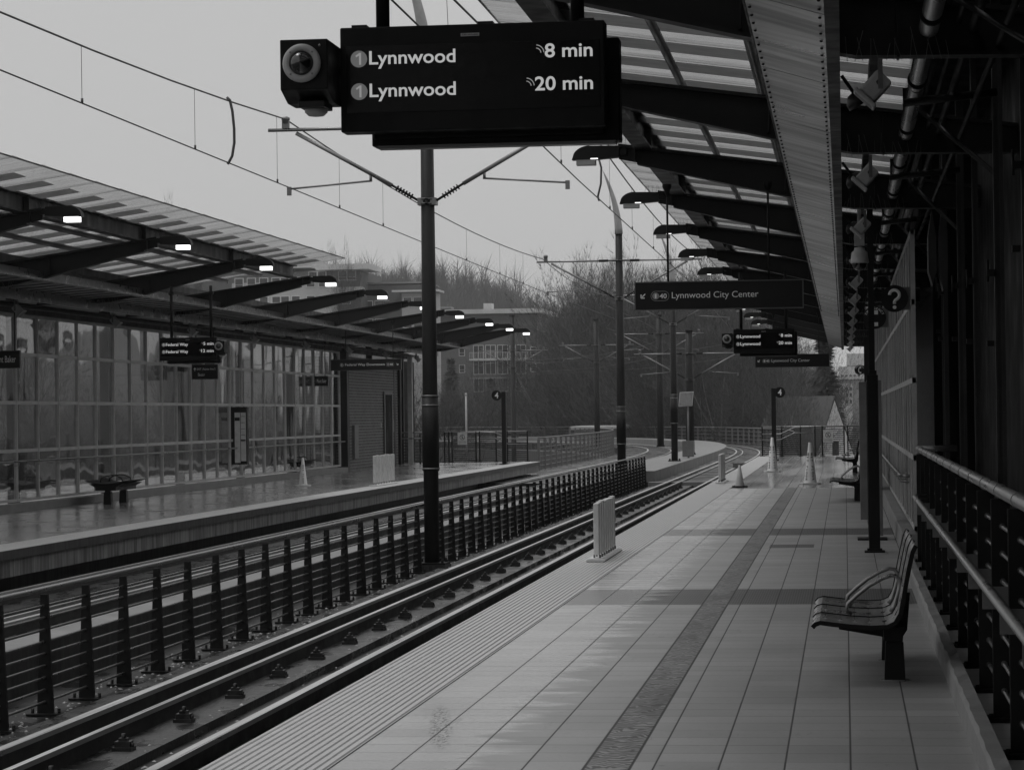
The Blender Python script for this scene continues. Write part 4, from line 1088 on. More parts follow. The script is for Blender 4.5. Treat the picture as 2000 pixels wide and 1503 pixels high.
# ================================================================ ROUND SIGNS near wall
def roundsign(px,py,y,r,kind,label):
    P=atY(px,py,y); t=thing('round_sign',label,'sign',P,'round blade signs')
    m=MB(); m.prism([(P.x+r*math.cos(2*PI*k/40),P.z+r*math.sin(2*PI*k/40)) for k in range(40)],'y',y-.012,y+.012); m.build('disc','signface',t)
    m=MB(); m.box(P.x+r*.25,P.x+r*1.2 if kind!='far' else P.x+r*1.6,y+.013,y+.02,P.z-r*.85,P.z+r*.85); m.build('backing_plate','mgrey',t)
    a=MB(); yy=y-.0125
    if kind=='q':
        pts=[]
        for k in range(15):
            an=math.radians(180-k*17); pts.append((P.x+r*.36*math.cos(an),yy,P.z+r*.27+r*.36*math.sin(an)))
        pts+= [(P.x+.06*r,yy,P.z-r*.12),(P.x,yy,P.z-r*.22),(P.x,yy,P.z-r*.4)]
        a.tube(pts,r*.115,6); disc(a,P.x,P.z-r*.64,r*.14,yy,.004)
    else:
        # telephone receiver
        pts=[(P.x-.15*r+.5*r*(1-math.cos(an))*.6,yy,P.z-.1*r+r*.45*math.sin(an)) for an in [(-1.2+2.4*k/10) for k in range(11)]]
        a.tube([( P.x+.12*r,yy,P.z+.48*r),(P.x-.15*r,yy,P.z+.3*r),(P.x-.2*r,yy,P.z-.05*r),(P.x-.15*r,yy,P.z-.42*r),(P.x+.12*r,yy,P.z-.6*r)],r*.09,6)
        a.box(P.x-.02*r,P.x+.3*r,yy-.006,yy,P.z+.27*r,P.z+.62*r); a.box(P.x-.02*r,P.x+.3*r,yy-.006,yy,P.z-.75*r,P.z-.42*r)
        for i,ch in enumerate('EMERGENCY'):
            an=math.radians(155-i*130/8.); vs,fs,x0,x1,y0,y1=textmesh(ch,.02,.01); s=.27*r; cx=P.x+.8*r*math.cos(an); cz=P.z+.8*r*math.sin(an); ro=an-PI/2
            out=[]
            for v in vs:
                u=(v[0]-(x0+x1)/2)*s; w=(v[1]-.35)*s; out.append((cx+u*math.cos(ro)-w*math.sin(ro),yy-(v[2]/.01)*.001-.001,cz+u*math.sin(ro)+w*math.cos(ro)))
            a.add(out,fs)
    a.build('symbol','text' if kind!='q' else 'text',t)
    return t
roundsign(1747,583,30.2,.152,'q','dark round question mark sign projecting from the near windscreen end')
roundsign(1708,620,35.5,.152,'e','dark round emergency telephone sign behind the question mark sign')
roundsign(1679,722,82,.152,'e','small far round telephone sign beside the distant column')
roundsign(752,735,86,.17,'e','round telephone sign on the dark brick wall of the opposite platform')
# ================================================================ INFO CASE (edge on) near platform
P=onP(1709,1078)
t=thing('map_case','black edge-on map case with base plate and tall mast beside the near bench','display case',P)
x0,x1=P.x-.065,P.x+.06
m=MB(); m.box(x0,x1,P.y-.05,P.y+.05,P.z+.02,P.z+1.98); m.box(x0+.02,x1-.015,P.y-.04,P.y+.04,P.z+1.98,P.z+2.03); m.build('cabinet','black',t,bevel=.004)
m=MB(); m.box(x0-.05,x1+.05,P.y-.12,P.y+.12,P.z+.001,P.z+.02); m.box(x0-.02,x1+.02,P.y-.06,P.y+.06,P.z+.02,P.z+.045); m.build('base_plate','steel',t)
m=MB(); m.box(P.x-.04,P.x+.028,P.y-.03,P.y+.03,P.z+2.03,4.1); m.build('mast','black',t)
P2=onP(1701,1054)
t=thing('map_case','grey cabinet standing just behind the black map case','display case',P2)
m=MB(); m.box(P2.x-.12,P2.x-.03,P2.y-.04,P2.y+.35,P2.z+.25,P2.z+1.93); m.box(P2.x-.029,P2.x+.15,P2.y+.0,P2.y+.3,P2.z+.05,P2.z+1.95); m.build('cabinet','mgrey',t,bevel=.004)
m=MB(); m.box(P2.x-.16,P2.x+.2,P2.y-.1,P2.y+.4,P2.z+.001,P2.z+.02); m.box(P2.x-.03,P2.x+.05,P2.y-.03,P2.y+.03,P2.z+.02,P2.z+.25); m.build('base_plate','steel',t)
# far pillars along the near platform
for i,(px_,yy) in enumerate(((1694,80.),)):
    X=(px_-1650)/5200.*yy; m=MB(); m.box(X-.09,X+.09,yy-.09,yy+.09,fz(yy),4.0); tag(m.build('canopy_column','steel'),'distant dark column behind the map case','column')
# wall of opposite: timetable board
P=atY(463,905,63.0); Q=atY(481,797,63.0)
t=thing('timetable_board','pale timetable board in a dark frame in front of the opposite windscreen','notice board',(P.x,63.0,0))
xl=atY(446,905,63.0).x
m=MB(); m.box(xl,Q.x+.01,63.0,63.2,P.z-.02,Q.z+.03); m.build('case','black',t)
W=Q.x-P.x+.03
m=MB(); m.box(P.x-.045,P.x-.045+W*.49,62.98,62.999,P.z+.02,Q.z-.1); m.box(P.x-.045+W*.55,P.x-.045+W,62.98,62.999,P.z+.06,Q.z-.1); m.build('poster','white',t)
m=MB(); m.box(P.x-.04,P.x-.05+W*.48,62.975,62.979,Q.z-.3,Q.z-.22); 
for q in range(5): m.box(P.x-.045+W*.58,P.x-.045+W*.95,62.976,62.979,Q.z-.2-.15*q,Q.z-.19-.15*q)
m.box(P.x-.045+W*.56,P.x-.045+W*.97,62.975,62.979,P.z+.55,P.z+.58); m.build('print','black',t)
# ================================================================ BENCHES
def bench_near():
    """seat faces -x; origin at ground under near leg; near end y=-.75"""
    prof=[(-.475,.385),(-.455,.405),(-.42,.415),(-.34,.405),(-.22,.392),(-.1,.385),(.0,.39),(.05,.41),(.085,.46),(.105,.54),(.125,.63),(.15,.73),(.175,.82),(.2,.86)]
    prof=[(a_*(.918 if a_<0 else .82),b_*.989-.034) for a_,b_ in prof]
    t=thing('platform_bench','','bench',(0,0,0))
    # resample into slats: strips with slots
    def offs(i,th):
        a=Vector(prof[max(i-1,0)]); b_=Vector(prof[min(i+1,len(prof)-1)]); d=(b_-a).normalized(); return Vector(prof[i])+Vector((d.y,-d.x))*th
    ya,yb=-.36,1.74
    m=MB(); nseg=26
    bands=[]
    L=[0]
    for a,b_ in zip(prof[:-1],prof[1:]): L.append(L[-1]+(Vector(b_)-Vector(a)).length)
    def at(s):
        for i in range(len(L)-1):
            if s<=L[i+1] or i==len(L)-2:
                f=(s-L[i])/(L[i+1]-L[i]); p_=Vector(prof[i]).lerp(Vector(prof[i+1]),f); d=(Vector(prof[i+1])-Vector(prof[i])).normalized(); return p_,Vector((d.y,-d.x))
    nsl=11; pitch=L[-1]/nsl
    ribs=[ya+.7*q for q in range(4)]
    for k in range(nsl):
        for r0,r1 in zip(ribs[:-1],ribs[1:]):
            c=(r0+r1)/2
            for (u0,u1,cut) in ((r0+.008,c-.055,.0012),(c-.055,c+.055,.013),(c+.055,r1-.008,.0012)):
                s0=k*pitch+cut; s1=(k+1)*pitch-cut; n_=3; V=[]
                for q in range(n_+1):
                    p_,nn=at(s0+(s1-s0)*q/n_)
                    for yy in (u0,u1):
                        V.append((p_.x,yy,p_.y)); V.append((p_.x+nn.x*.006,yy,p_.y+nn.y*.006))
                F=[]
                for q in range(n_):
                    o=4*q; F+=[(o,o+4,o+6,o+2),(o+1,o+3,o+7,o+5),(o,o+1,o+5,o+4),(o+2,o+6,o+7,o+3)]
                F+=[(0,2,3,1),(4*n_,4*n_+1,4*n_+3,4*n_+2)]
                m.add(V,F,False)
    m.build('seat_shell','stainless',t)
    m=MB()
    for yy in ribs:
        big=True
        poly=[(p_[0],p_[1]) for p_ in prof]; w=.02 if big else .014
        lo=[tuple(offs(i,w)) for i in range(len(prof))]; poly=[tuple(offs(i,-.006)) for i in range(len(prof))]
        for i in range(len(prof)-1):
            m.prism([poly[i],poly[i+1],lo[i+1],lo[i]],'y',yy-.007,yy+.007)
    m.build('rib','black',t)
    m=MB()
    for yy in (-.0,1.25):
        m.prism([(-.28,.335),(.02,.335),(.08,.40),(.11,.52),(.14,.52),(.12,.30),(.08,.24),(-.02,.26),(-.28,.305)],'y',yy-.03,yy+.03)
    m.prism([(-.02,.25),(.09,.25),(.1,.33),(-.02,.33)],'y',-.2,1.5)
    m.build('support_frame','black',t)
    for yy in (-.0,1.25):
        m=MB(); m.add([(x_*a_+.045,yy+y_*a_*.8,z_) for z_,a_ in ((.0,.062),(.23,.052)) for x_,y_ in ((-1,-1),(1,-1),(1,1),(-1,1))],[(0,3,2,1),(4,5,6,7),(0,1,5,4),(1,2,6,5),(2,3,7,6),(3,0,4,7)])
        m.box(-.0,.09,yy-.035,yy+.035,.23,.3); m.build('leg','black',t)
        m=MB(); n=14; m.prism([(.045+.085*math.cos(2*PI*k/n)*(1+.1*math.sin(5*k)),yy+.07*math.sin(2*PI*k/n)) for k in range(n)],'z',.0015,.008); m.build('grout_ring','conc',t)
    for yy in (.34,1.04):
        m=MB(); pts=[(-.2,yy,.37),(-.235,yy,.39),(-.225,yy,.43),(-.17,yy,.48),(-.1,yy,.535),(-.02,yy,.58),(.035,yy,.6),(.07,yy,.595),(.09,yy,.565),(.085,yy,.52),(.05,yy,.41),(.03,yy,.38)]
        # refine
        m.tube(pts,.013,8); m.build('armrest','stainless',t)
    return t
P=onP(1748,1328)
bn=bench_near(); bn.location=(P.x-.045,P.y,P.z); bn['label']='metal slatted bench with looped armrest in the foreground right'; bn['group']='benches on the near platform'
P=onP(1682,979); dup(bn,(P.x-.1,P.y,P.z),'middle distance bench half hidden by the map case, near the cones')
P=onP(1675,925); dup(bn,(P.x-.1,P.y+1,P.z),'farthest bench on the near platform seen between map case and end gate')
def bench_left():
    t=thing('pedestal_bench','','bench',(0,0,0))
    # double sided dished perforated seat on two legs
    m=MB(); prof=[]
    for i in range(17):
        u=-1+2*i/16.; prof.append((u*.38,.40+.06*abs(u)**2.2))
    for i in range(16):
        a=prof[i]; b_=prof[i+1]; m.prism([a,b_,(b_[0],b_[1]-.012),(a[0],a[1]-.012)],'y',-.8,.8)
    m.build('seat','black',t)
    m=MB(); m.prism([(-.33,.40),(.33,.40),(.2,.33),(.2,.27),(-.2,.27),(-.2,.33)],'y',-.72,.72); m.build('support_frame','black',t)
    for yy in (-.55,.55):
        m=MB(); m.add([(x_*a_,yy+y_*a_,z_) for z_,a_ in ((0.001,.075),(.24,.065)) for x_,y_ in ((-1,-1),(1,-1),(1,1),(-1,1))],[(0,3,2,1),(4,5,6,7),(0,1,5,4),(1,2,6,5),(2,3,7,6),(3,0,4,7)]); m.box(-.05,.05,yy-.05,yy+.05,.24,.28); m.build('leg','black',t)
    for yy in (-.3,.3):
        m=MB(); m.tube([(-.22,yy,.42),(-.2,yy,.49),(-.1,yy,.54),(.0,yy,.55),(.1,yy,.54),(.2,yy,.49),(.22,yy,.42)],.013,8); m.build('armrest','steel',t)
    return t
bl=bench_left(); bl.location=(-13.85,49.6,0.001); bl['label']='dark double bench with loop armrests nearest the left edge on the opposite platform'; bl['group']='benches on the opposite platform'
P=atZ(604,930,0); dup(bl,(P.x-.3,P.y,0.001),'dark bench right behind the white cone on the opposite platform')
# ================================================================ CONES
def cone(P,h,label,mat,words,group,r0=None):
    t=thing('wet_floor_cone' if words else 'traffic_cone',label,'cone',P,group)
    r0=r0 or h*.165
    m=MB(); m.lathe(P,[(r0,.03),(r0*.9,.05),(h*.028+.008,h),(h*.02,h+.003),(.001,h+.003)],28); m.build('body',mat,t)
    s=r0*1.55; m=MB(); m.prism([(P.x-s,P.y-s*.7),(P.x-s*.7,P.y-s),(P.x+s*.7,P.y-s),(P.x+s,P.y-s*.7),(P.x+s,P.y+s*.7),(P.x+s*.7,P.y+s),(P.x-s*.7,P.y+s),(P.x-s,P.y+s*.7)],'z',P.z+.002,P.z+.03); m.build('base',mat if words else 'black',t)
    if words:
        m=MB(); zz=.72*h
        for ch in 'WET FLOOR':
            rr=(r0*.9)+(h*.028+.008-r0*.9)*((zz-.05)/(h-.05))
            if ch!=' ':
                vs,fs,x0,x1,y0,y1=textmesh(ch,.03,.01); s=.062*h/.88
                for an in ((-PI/2+.5,-PI/2-.75) if words==2 else (-PI/2+.25,)):
                    cx=P.x+(rr+.003)*math.cos(an); cy=P.y+(rr+.003)*math.sin(an); tx=-math.sin(an); ty=math.cos(an)
                    # rotated letters (reading down)
                    out=[]
                    for v in vs:
                        u=(v[1]-.35)*s; w=-(v[0]-(x0+x1)/2)*s; q=(v[2]/.01)*.001
                        out.append((cx+tx*u+math.cos(an)*q,cy+ty*u+math.sin(an)*q,P.z+zz+w))
                    m.add(out,fs)
            zz-=.075*h
        m.build('lettering','black',t)
    return t
cone(onP(1509,921),.88,'tall white wet floor cone at the left by the platform edge, near the far gate','cone',2,'tall wet floor cones on the near platform')
cone(onP(1583,945),.89,'tall white wet floor cone in the middle of the near platform','cone',2,'tall wet floor cones on the near platform')
cone(onP(1445,951),.46,'short darker traffic cone with a black base on the tactile strip','coned',0,None,.1)
cone(atZ(592,949,0),.66,'white wet floor cone on the opposite platform','cone',1,None)
# ================================================================ EDGE BARRIERS (rows of flexible white slats)
def barrier(x,y0,y1,z,label,h=.63,n=8):
    t=thing('edge_barrier',label,'barrier',(x,y0,z),'white slat barriers on the platform edges')
    for k in range(n):
        y=y0+(y1-y0)*k/(n-1); m=MB()
        m.box(x-.03,x+.03,y-.075,y+.075,z+.07,z+h+random.uniform(-.008,.008)); m.build('slat','white',t,bevel=.01)
    m=MB(); m.prism([(x-.1,z+.008),(x+.1,z+.008),(x+.1,z+.02),(x+.07,z+.035),(x-.07,z+.035),(x-.1,z+.02)],'y',y0-.22,y1+.12); m.build('base','white',t)
    m=MB()
    for k in range(n):
        y=y0+(y1-y0)*k/(n-1)
        for dx in(-.03,.03): m.tube([(x+dx,y,z+.035),(x+dx,y,z+.07)],.011,6)
    m.build('spring_foot','clampm',t)
barrier(-2.66,28.5,30.4,fz(29)+.005,'white slat barrier on the tactile strip nearest the camera')
barrier(-2.72,58.2,60.1,fz(59)+.005,'distant white slat barrier on the near tactile strip')
barrier(-10.75,60.4,62.9,.006,'white slat barrier on the edge of the opposite platform',h=.7)
# ================================================================ END GATES
def endfence(x0,x1,y,zb,H,label,stair,gate):
    t=thing('end_railing',label,'railing',((x0+x1)/2,y,zb),'platform end railings')
    m=MB(); m.tube([(x0,y,zb+H),(x1,y,zb+H)],.027,10); m.build('top_rail','galv',t)
    m=MB(); 
    for q in range(13):
        z=zb+.08+q*(H-.14)/12.5
        for a,b_ in gate: m.tube([(a,y,z),(b_,y,z)],.013,5)
    split_build(m,'rod','steel',t)
    xs=[x0]+[q for g_ in gate for q in g_]+[x1]
    m=MB()
    for q in sorted(set(xs)): m.box(q-.022,q+.022,y-.03,y+.03,zb,zb+H+.02); m.box(q-.08,q+.08,y-.06,y+.06,zb+.001,zb+.03)
    split_build(m,'post','black',t)
    a,b_=stair; s=1 if b_>a else -1
    m=MB()
    for dz in (.0,-.19):
        m.tube([(a,y-.15,zb+H-.24+dz),(a+s*.62,y-.15,zb+H-.24+dz),(a+s*1.1,y-.15,zb+H-.02+dz),(b_,y-.15,zb+H-.02+dz)],.018,8)
    split_build(m,'stair_handrail','galv',t)
    m=MB()
    for q in range(8): m.tube([(a+s*.62,y-.1,zb+.06+q*.08),(a+s*1.1,y-.1,zb+.28+q*.08)],.008,5)
    split_build(m,'stair_rod','steel',t)
    return t
yE=91.2; ze=fz(91)
XA=(1490-1650)/5200.*yE; XB=(1705-1650)/5200.*yE
xq=lambda px_,yy:(px_-1650)/5200.*yy
endfence(XA,XB,yE,ze,1.0,'steel end railing with a gate across the far end of the near platform',(XA,xq(1590,yE)),[(XA,xq(1528,yE)),(xq(1528,yE),xq(1564,yE)),(xq(1592,yE),xq(1606,yE)),(xq(1606,yE),xq(1648,yE)),(xq(1655,yE),XB)])
def nosign(px0,px1,py0,py1,y,label):
    A=atY(px0,py1,y); B=atY(px1,py0,y); t=thing('warning_sign',label,'sign',A,'no entry notices on the end gates')
    m=MB(); m.box(A.x,B.x,y-.01,y,A.z,B.z); m.build('panel','white',t)
    cx=(A.x+B.x)/2; cz=A.z+(B.z-A.z)*.6; r=(B.x-A.x)*.28
    a=MB(); disc(a,cx,cz,r,y-.0105,.002,ri=r*.84); a.obox((cx,y-.012,cz),(.7*r*.95,0,-.7*r*.95),(0,.001,0),(.02*.3,0,.02*.3))
    a.tube([(cx-.2*r,y-.012,cz-.6*r),(cx,y-.012,cz),(cx+.1*r,y-.012,cz+.35*r)],r*.1,5); a.tube([(cx,y-.012,cz),(cx+.3*r,y-.012,cz-.5*r)],r*.09,5); disc(a,cx+.1*r,cz+.55*r,r*.14,y-.011)
    a.build('symbol','black',t)
    m=MB()
    for q in range(3): m.box(A.x+.03,B.x-.03,y-.0115,y-.0105,A.z+.04+.035*q,A.z+.05+.035*q)
    m.build('print','mgrey',t)
nosign(1608,1627,839,864,yE-.1,'white no entry notice on the gate of the near platform end')
yG=90.5
endfence(xq(865,yG),xq(1030,yG),yG,.0,1.03,'steel end railing with a gate across the far end of the opposite platform',(xq(1030,yG),xq(940,yG)),[(xq(865,yG),xq(874,yG)),(xq(880,yG),xq(928,yG)),(xq(935,yG),xq(968,yG)),(xq(990,yG),xq(1030,yG))])
nosign(894,912,844,868,yG-.1,'white no entry notice on the gate of the opposite platform end')
# side railing on opposite platform left of pole
t=thing('side_railing','dark railing beside the brick wall on the opposite platform','railing',(-14.2,88,0),'platform end railings')
m=MB()
for k in range(6): m.box(-15.4+.3*k,-15.35+.3*k,88.4,88.44,0.001,1.0)
m.build('post','black',t)
m=MB()
for q in range(9): m.tube([(-15.4,88.4,.1+.1*q),(-13.85,88.4,.1+.1*q)],.012,5)
m.build('rods','steel',t)
m=MB(); m.tube([(-15.4,88.3,1.04),(-13.7,88.3,1.06)],.03,8); m.tube([(-15.4,88.2,.85),(-13.9,88.2,.86)],.02,8); m.build('top_rail','galv',t)
# number 4 markers
def marker4(px_,py_,y,zb,sd,label,pxp,pyt):
    X=xq(pxp,y); T_=atY(pxp,pyt,y).z; t=thing('car_marker',label,'sign',(X,y,zb),'car stop markers')
    m=MB(); m.box(X-.07,X+.07,y-.07,y+.07,zb+.002,T_); m.box(X-.15,X+.15,y-.15,y+.15,zb+.001,zb+.03); m.build('post','steel',t)
    c=atY(px_,py_,y); m=MB(); m.prism([(c.x+.165*math.cos(2*PI*k/32),c.z+.165*math.sin(2*PI*k/32)) for k in range(32)],'y',y-.02,y+.02); m.build('disc','black',t)
    m=MB(); text_on(m,'4',c.x-.06,c.x+.06,c.z-.09,c.z+.1,y-.021,.02); m.build('number','text',t)
marker4(1523,766,84,fz(84),1,'number 4 car stop marker at the far end of the near platform',1513,758)
marker4(970,772,86,0,-1,'number 4 car stop marker at the far end of the opposite platform',984,765)
# light bollard post & small lamp on opposite side
m=MB(); X=xq(909,96); m.tube([(X,96,-.5),(X,96,atY(909,772,96).z)],.035,10); m.lathe((X,96,atY(909,772,96).z),[(.035,0),(.05,.02),(.04,.07),(.001,.09)],12); tag(m.build('slim_mast','lgrey'),'slim pale mast behind the opposite end gate','post')
# ---- far curved fences
def curvefence(name,label,off,i0,i1,zb,zt,step,nrod,mat,group,flip=False):
    pts=[(pp(i,off)[0],pp(i,off)[1],0) for i in range(i0,i1)]
    # resample
    out=[]; acc=0; out.append(Vector(pts[0]))
    for a,b_ in zip(pts[:-1],pts[1:]):
        a=Vector(a); b_=Vector(b_); L=(b_-a).length; acc+=L
        if acc>=step: out.append(b_); acc=0
    out=out[:98]
    return postfence(name,label,[tuple(q) for q in out],zb,zt,nrod,.1,.05,mat,.014,.03,group,railmat=mat,taper=1.)
i93=[i for i,q in enumerate(path) if q[1]>=93][0]
i99=[i for i,q in enumerate(path) if q[1]>=99][0]
curvefence('viaduct_fence','long curving fence along the outer edge of the far viaduct',4.35,i93,len(path)-4,-.42,.62,1.9,4,'mgrey','viaduct fences')
curvefence('viaduct_fence','pale close-set fence beginning at the end of the opposite platform and curving left',-4.9,i99,i99+40,-.6,.72,1.,7,'mgrey','viaduct fences')
# signal cabinet + solar panel
y=100.; X=xq(1346,y)
t=thing('solar_panel','framed solar panel on a thin post above a grey cabinet on the median','solar panel',(X,y,-.09))
c=atY(1340,779,y); c2=atY(1340,765,y)
m=MB(); m.obox((c.x,y,c.z),(.26,0,.012),(0,.02,.0),(.02,.12,.27)); m.build('frame','lgrey',t)
m=MB(); m.obox((c.x,y-.03,c.z),(.24,0,.011),(0,.006,.0),(.0185,.11,.25)); m.build('cells','solar',t)
m=MB(); 
for q in range(-3,4): m.obox((c.x+.065*q,y-.04,c.z+.003*q),(.004,0,0),(0,.003,0),(.0185,.11,.25)); m.obox((c.x+.0053*q,y-.04+.03*q,c.z+.068*q),(.24,0,.011),(0,.003,0),(0,.0,.003))
split_build(m,'grid_line','mgrey',t)
m=MB(); m.tube([(X,y+.05,-.09),(X,y+.05,c.z)],.04,8); m.box(X-.22,X+.2,y-.1,y+.3,-.05,.55); m.build('cabinet','mgrey',t)
m=MB(); X=xq(1448,95); m.box(X-.28,X+.28,94.8,95.2,-.4,-.2); tag(m.build('switch_box','mgrey'),'low grey box between the rails of the far curve','box')
# ================================================================ BACKGROUND
def tree_mesh(seed,h,spread=1.,lev=4,wood=True):
    rnd=random.Random(seed); T=MB(); C=MB()
    def seg(mb,a,b_,ra,rb,n=4):
        d=(b_-a).normalized(); u=d.orthogonal().normalized(); w=d.cross(u); V=[]
        for p_,r in ((a,ra),(b_,rb)):
            for k in range(n): an=2*PI*k/n; V.append(p_+(u*math.cos(an)+w*math.sin(an))*r)
        mb.add(V,[(k,(k+1)%n,n+(k+1)%n,n+k) for k in range(n)],True)
    def twig(a,d,L,r):
        b_=a+d*L; u=d.orthogonal().normalized(); u=(Matrix.Rotation(rnd.random()*6.28,3,d)@u)*r
        C.add([a-u,a+u,b_],[(0,1,2)])
    def grow(a,d,L,r,l):
        steps=3 if l>1 else 2; p=a; dd=d.copy()
        for s in range(steps):
            dd=(dd+Vector((rnd.uniform(-.16,.16),rnd.uniform(-.16,.16),rnd.uniform(.0,.14)))).normalized()
            q=p+dd*L/steps; r2=r*(1-.22)
            seg(T if l>=lev-1 else C,p,q,r,r2,5 if l>=lev-1 else 3); p=q; r=r2
            if l>0:
                nb=rnd.choice((1,2,2)) if l>1 else rnd.choice((2,2,3))
                for _ in range(nb):
                    ax=dd.orthogonal().normalized(); ax=Matrix.Rotation(rnd.random()*6.28,3,dd)@ax
                    nd=(dd*math.cos(.6)+ax*math.sin(.55+rnd.random()*.35)*spread).normalized(); nd.z=nd.z*.8+.12; nd.normalize()
                    grow(p,nd,L*rnd.uniform(.5,.72),r*.55,l-1)
            else:
                for _ in range(4):
                    ax=Vector((rnd.uniform(-1,1),rnd.uniform(-1,1),rnd.uniform(-.2,1)))
                    twig(p,(dd+ax*.8).normalized(),L*rnd.uniform(.35,.8),max(.009,r*.45))
        if l>0: grow(p,dd,L*.62,r*.8,l-1)
    grow(Vector((0,0,0)),Vector((0,0,1)),h*.42,h*.016,lev)
    return T,C
protos=[]
for sd,h,sp in ((1,17,1.),(2,19,.85),(3,15,1.1),(4,20,.75),(5,16,1.05)):
    T,C=tree_mesh(sd,h,sp); protos.append((T.mesh('trunk','bark'),C.mesh('crown','twig'),T.mesh('trunk','barkl'),max(v[2] for v in C.v),C.mesh('crown','twigp')))
def near_path(x,y,r): return min((x-q[0])**2+(y-q[1])**2 for q in path[::2])<r*r
def put_tree(k,loc,s,label,group,rz,pale=False,wx=1.):
    x_,y_,z_=loc; y0_=y_
    while near_path(x_,y_,7.2) and y_<420: x_*=(y_+6)/y_; y_+=6
    if y_!=y0_: s*=(y_+60)/(y0_+60); loc=(x_,y_,z_)
    t=thing('bare_tree',label,'tree',loc,group); t.scale=(s*random.uniform(.9,1.1)*wx,s*wx,s*random.uniform(.95,1.05)); t.rotation_euler.z=rz
    for nm,me in (('trunk',protos[k][2 if pale else 0]),('crown',protos[k][4 if pale else 1])):
        o=bpy.data.objects.new(nm,me); COL.objects.link(o); o.parent=t
rt=random.Random(21); cnt=0
GT='bare winter trees behind the viaduct'
# main band of trees, x pixel / distance / top pixel y
for i in range(78):
    y=rt.uniform(165,330); px_=rt.uniform(860,1640)
    if 1500<px_<1680 and y<235: continue
    topy=545+ (25 if px_<1040 else 0) -55*math.exp(-((px_-1230)/200.)**2)+rt.uniform(-25,45)
    if px_>1480: topy=max(topy,640+rt.uniform(0,60))
    if 860<px_<1100: topy=rt.uniform(690,770)
    if 1100<=px_<1180: topy=rt.uniform(560,660)
    x=xq(px_,y); zt=1.6+(806-topy)/5200.*y; hh=zt+9; k=rt.randrange(5)
    put_tree(k,(x,y,-9),hh/protos[k][3],'bare leafless tree in the dense band of winter trees behind the viaduct',GT,rt.random()*6.28,rt.random()<.35,wx=.75)
# low branching trees right, in front of the house
for px_,y,topy in ((1385,130,498),(1330,140,510),(1450,150,585),(1495,150,670),(1100,175,530),(1140,170,492),(1180,160,520),(1240,150,478),(1275,165,500),(1300,150,515),(1190,190,500),(1420,170,540),(1080,200,560)):
    x=xq(px_,y); zt=1.6+(806-topy-rt.uniform(5,35))/5200.*y; k=rt.randrange(5)
    put_tree(k,(x,y,-9),(zt+9)/protos[k][3],'bare tree among the nearer trees just past the viaduct fence','nearer bare trees past the viaduct fence',rt.random()*6.28,rt.random()<.5,wx=.75)
for px_,y,topy in ((1528,128,690),(1592,140,772),(1512,150,665)):
    x=xq(px_,y); zt=1.6+(804-topy)/5200.*y; k=rt.randrange(5)
    put_tree(k,(x,y,-9),(zt+9)/protos[k][3],'small bare tree in front of the gabled house','small bare trees in front of the gabled house',rt.random()*6.28,rt.random()<.4,wx=.5)
# behind the opposite windscreen
for i in range(26):
    y=rt.uniform(95,190); px_=rt.uniform(-80,760); x=xq(px_,y); topy=rt.uniform(700,800); zt=1.6+(816-topy)/5200.*y; k=rt.randrange(5)
    put_tree(k,(x,y,-9),(zt+9)/protos[k][3],'bare tree seen through the opposite windscreen glass','trees behind the opposite windscreen',rt.random()*6.28)
for px_,y,topy,lab in ((28,150,282,'bare tree top showing over the far left of the opposite canopy'),(290,190,365,'bare tree top over the middle of the opposite canopy'),(650,300,452,'slender bare tree rising in front of the apartment block')):
    x=xq(px_,y); zt=1.6+(816-topy)/5200.*y; k=rt.randrange(5)
    put_tree(k,(x,y,-9),(zt+9)/protos[k][3],lab,None,rt.random()*6.28,wx=.33 if px_>100 else .5)
# trees to the right for reflections
for i in range(16):
    y=rt.uniform(20,120); x=rt.uniform(14,40); k=rt.randrange(5)
    if i<8: put_tree(k,(x,y,-9),1.,'bare tree beyond the near platform wall','trees beyond the near platform',rt.random()*6.28)
# far wood as one mass
w=MB(); rw=random.Random(5)
for i in range(1550):
    y=rw.uniform(600,760); px_=rw.uniform(380,1180); x=xq(px_,y); z=hillz(x,y)-1; hh=rw.uniform(7,12.5) if rw.random()<.93 else rw.uniform(13,16)
    a=Vector((x,y,z)); tp=a+Vector((rw.uniform(-1.5,1.5),0,hh*.95)); 
    w.add([a+Vector((-.22,0,0)),a+Vector((.22,0,0)),tp],[(0,1,2)])
    for q in range(26):
        f=rw.uniform(.3,.8); p_=a.lerp(tp,f); L=hh*(.2+.25*rw.random())*(1.15-.5*abs(f-.6)); an=rw.gauss(0,.55); d=Vector((math.sin(an),rw.uniform(-.4,.4),math.cos(an))); e=p_+d*L
        ww=.05; nn=Vector((math.cos(an),0,-math.sin(an)))*ww; w.add([p_-nn,p_+nn,e],[(0,1,2)])
o=w.build('far_wood','twigfar'); o['kind']='stuff'; o['label']='grey mass of bare trees covering the far hill'; o['category']='woodland'
# undergrowth mass in the dip
w=MB()
for i in range(5200):
    y=rw.uniform(118,300); px_=rw.uniform(-50,1640); x=xq(px_,y)
    if min((x-q[0])**2+(y-q[1])**2 for q in path[::3])<11**2: continue
    z=-9+rw.random()**1.6*9.5*(y/200.)**.2; d=Vector((rw.uniform(-1,1),rw.uniform(-.3,.3),rw.uniform(-.2,1))).normalized(); L=rw.uniform(.8,2.6); n_=Vector((d.z,0,-d.x))*rw.uniform(.02,.06); p_=Vector((x,y,z)); w.add([p_-n_,p_+n_,p_+d*L],[(0,1,2)])
o=w.build('brush','twig'); o['kind']='stuff'; o['label']='tangled bare brush filling the ground below the viaduct'; o['category']='brush'
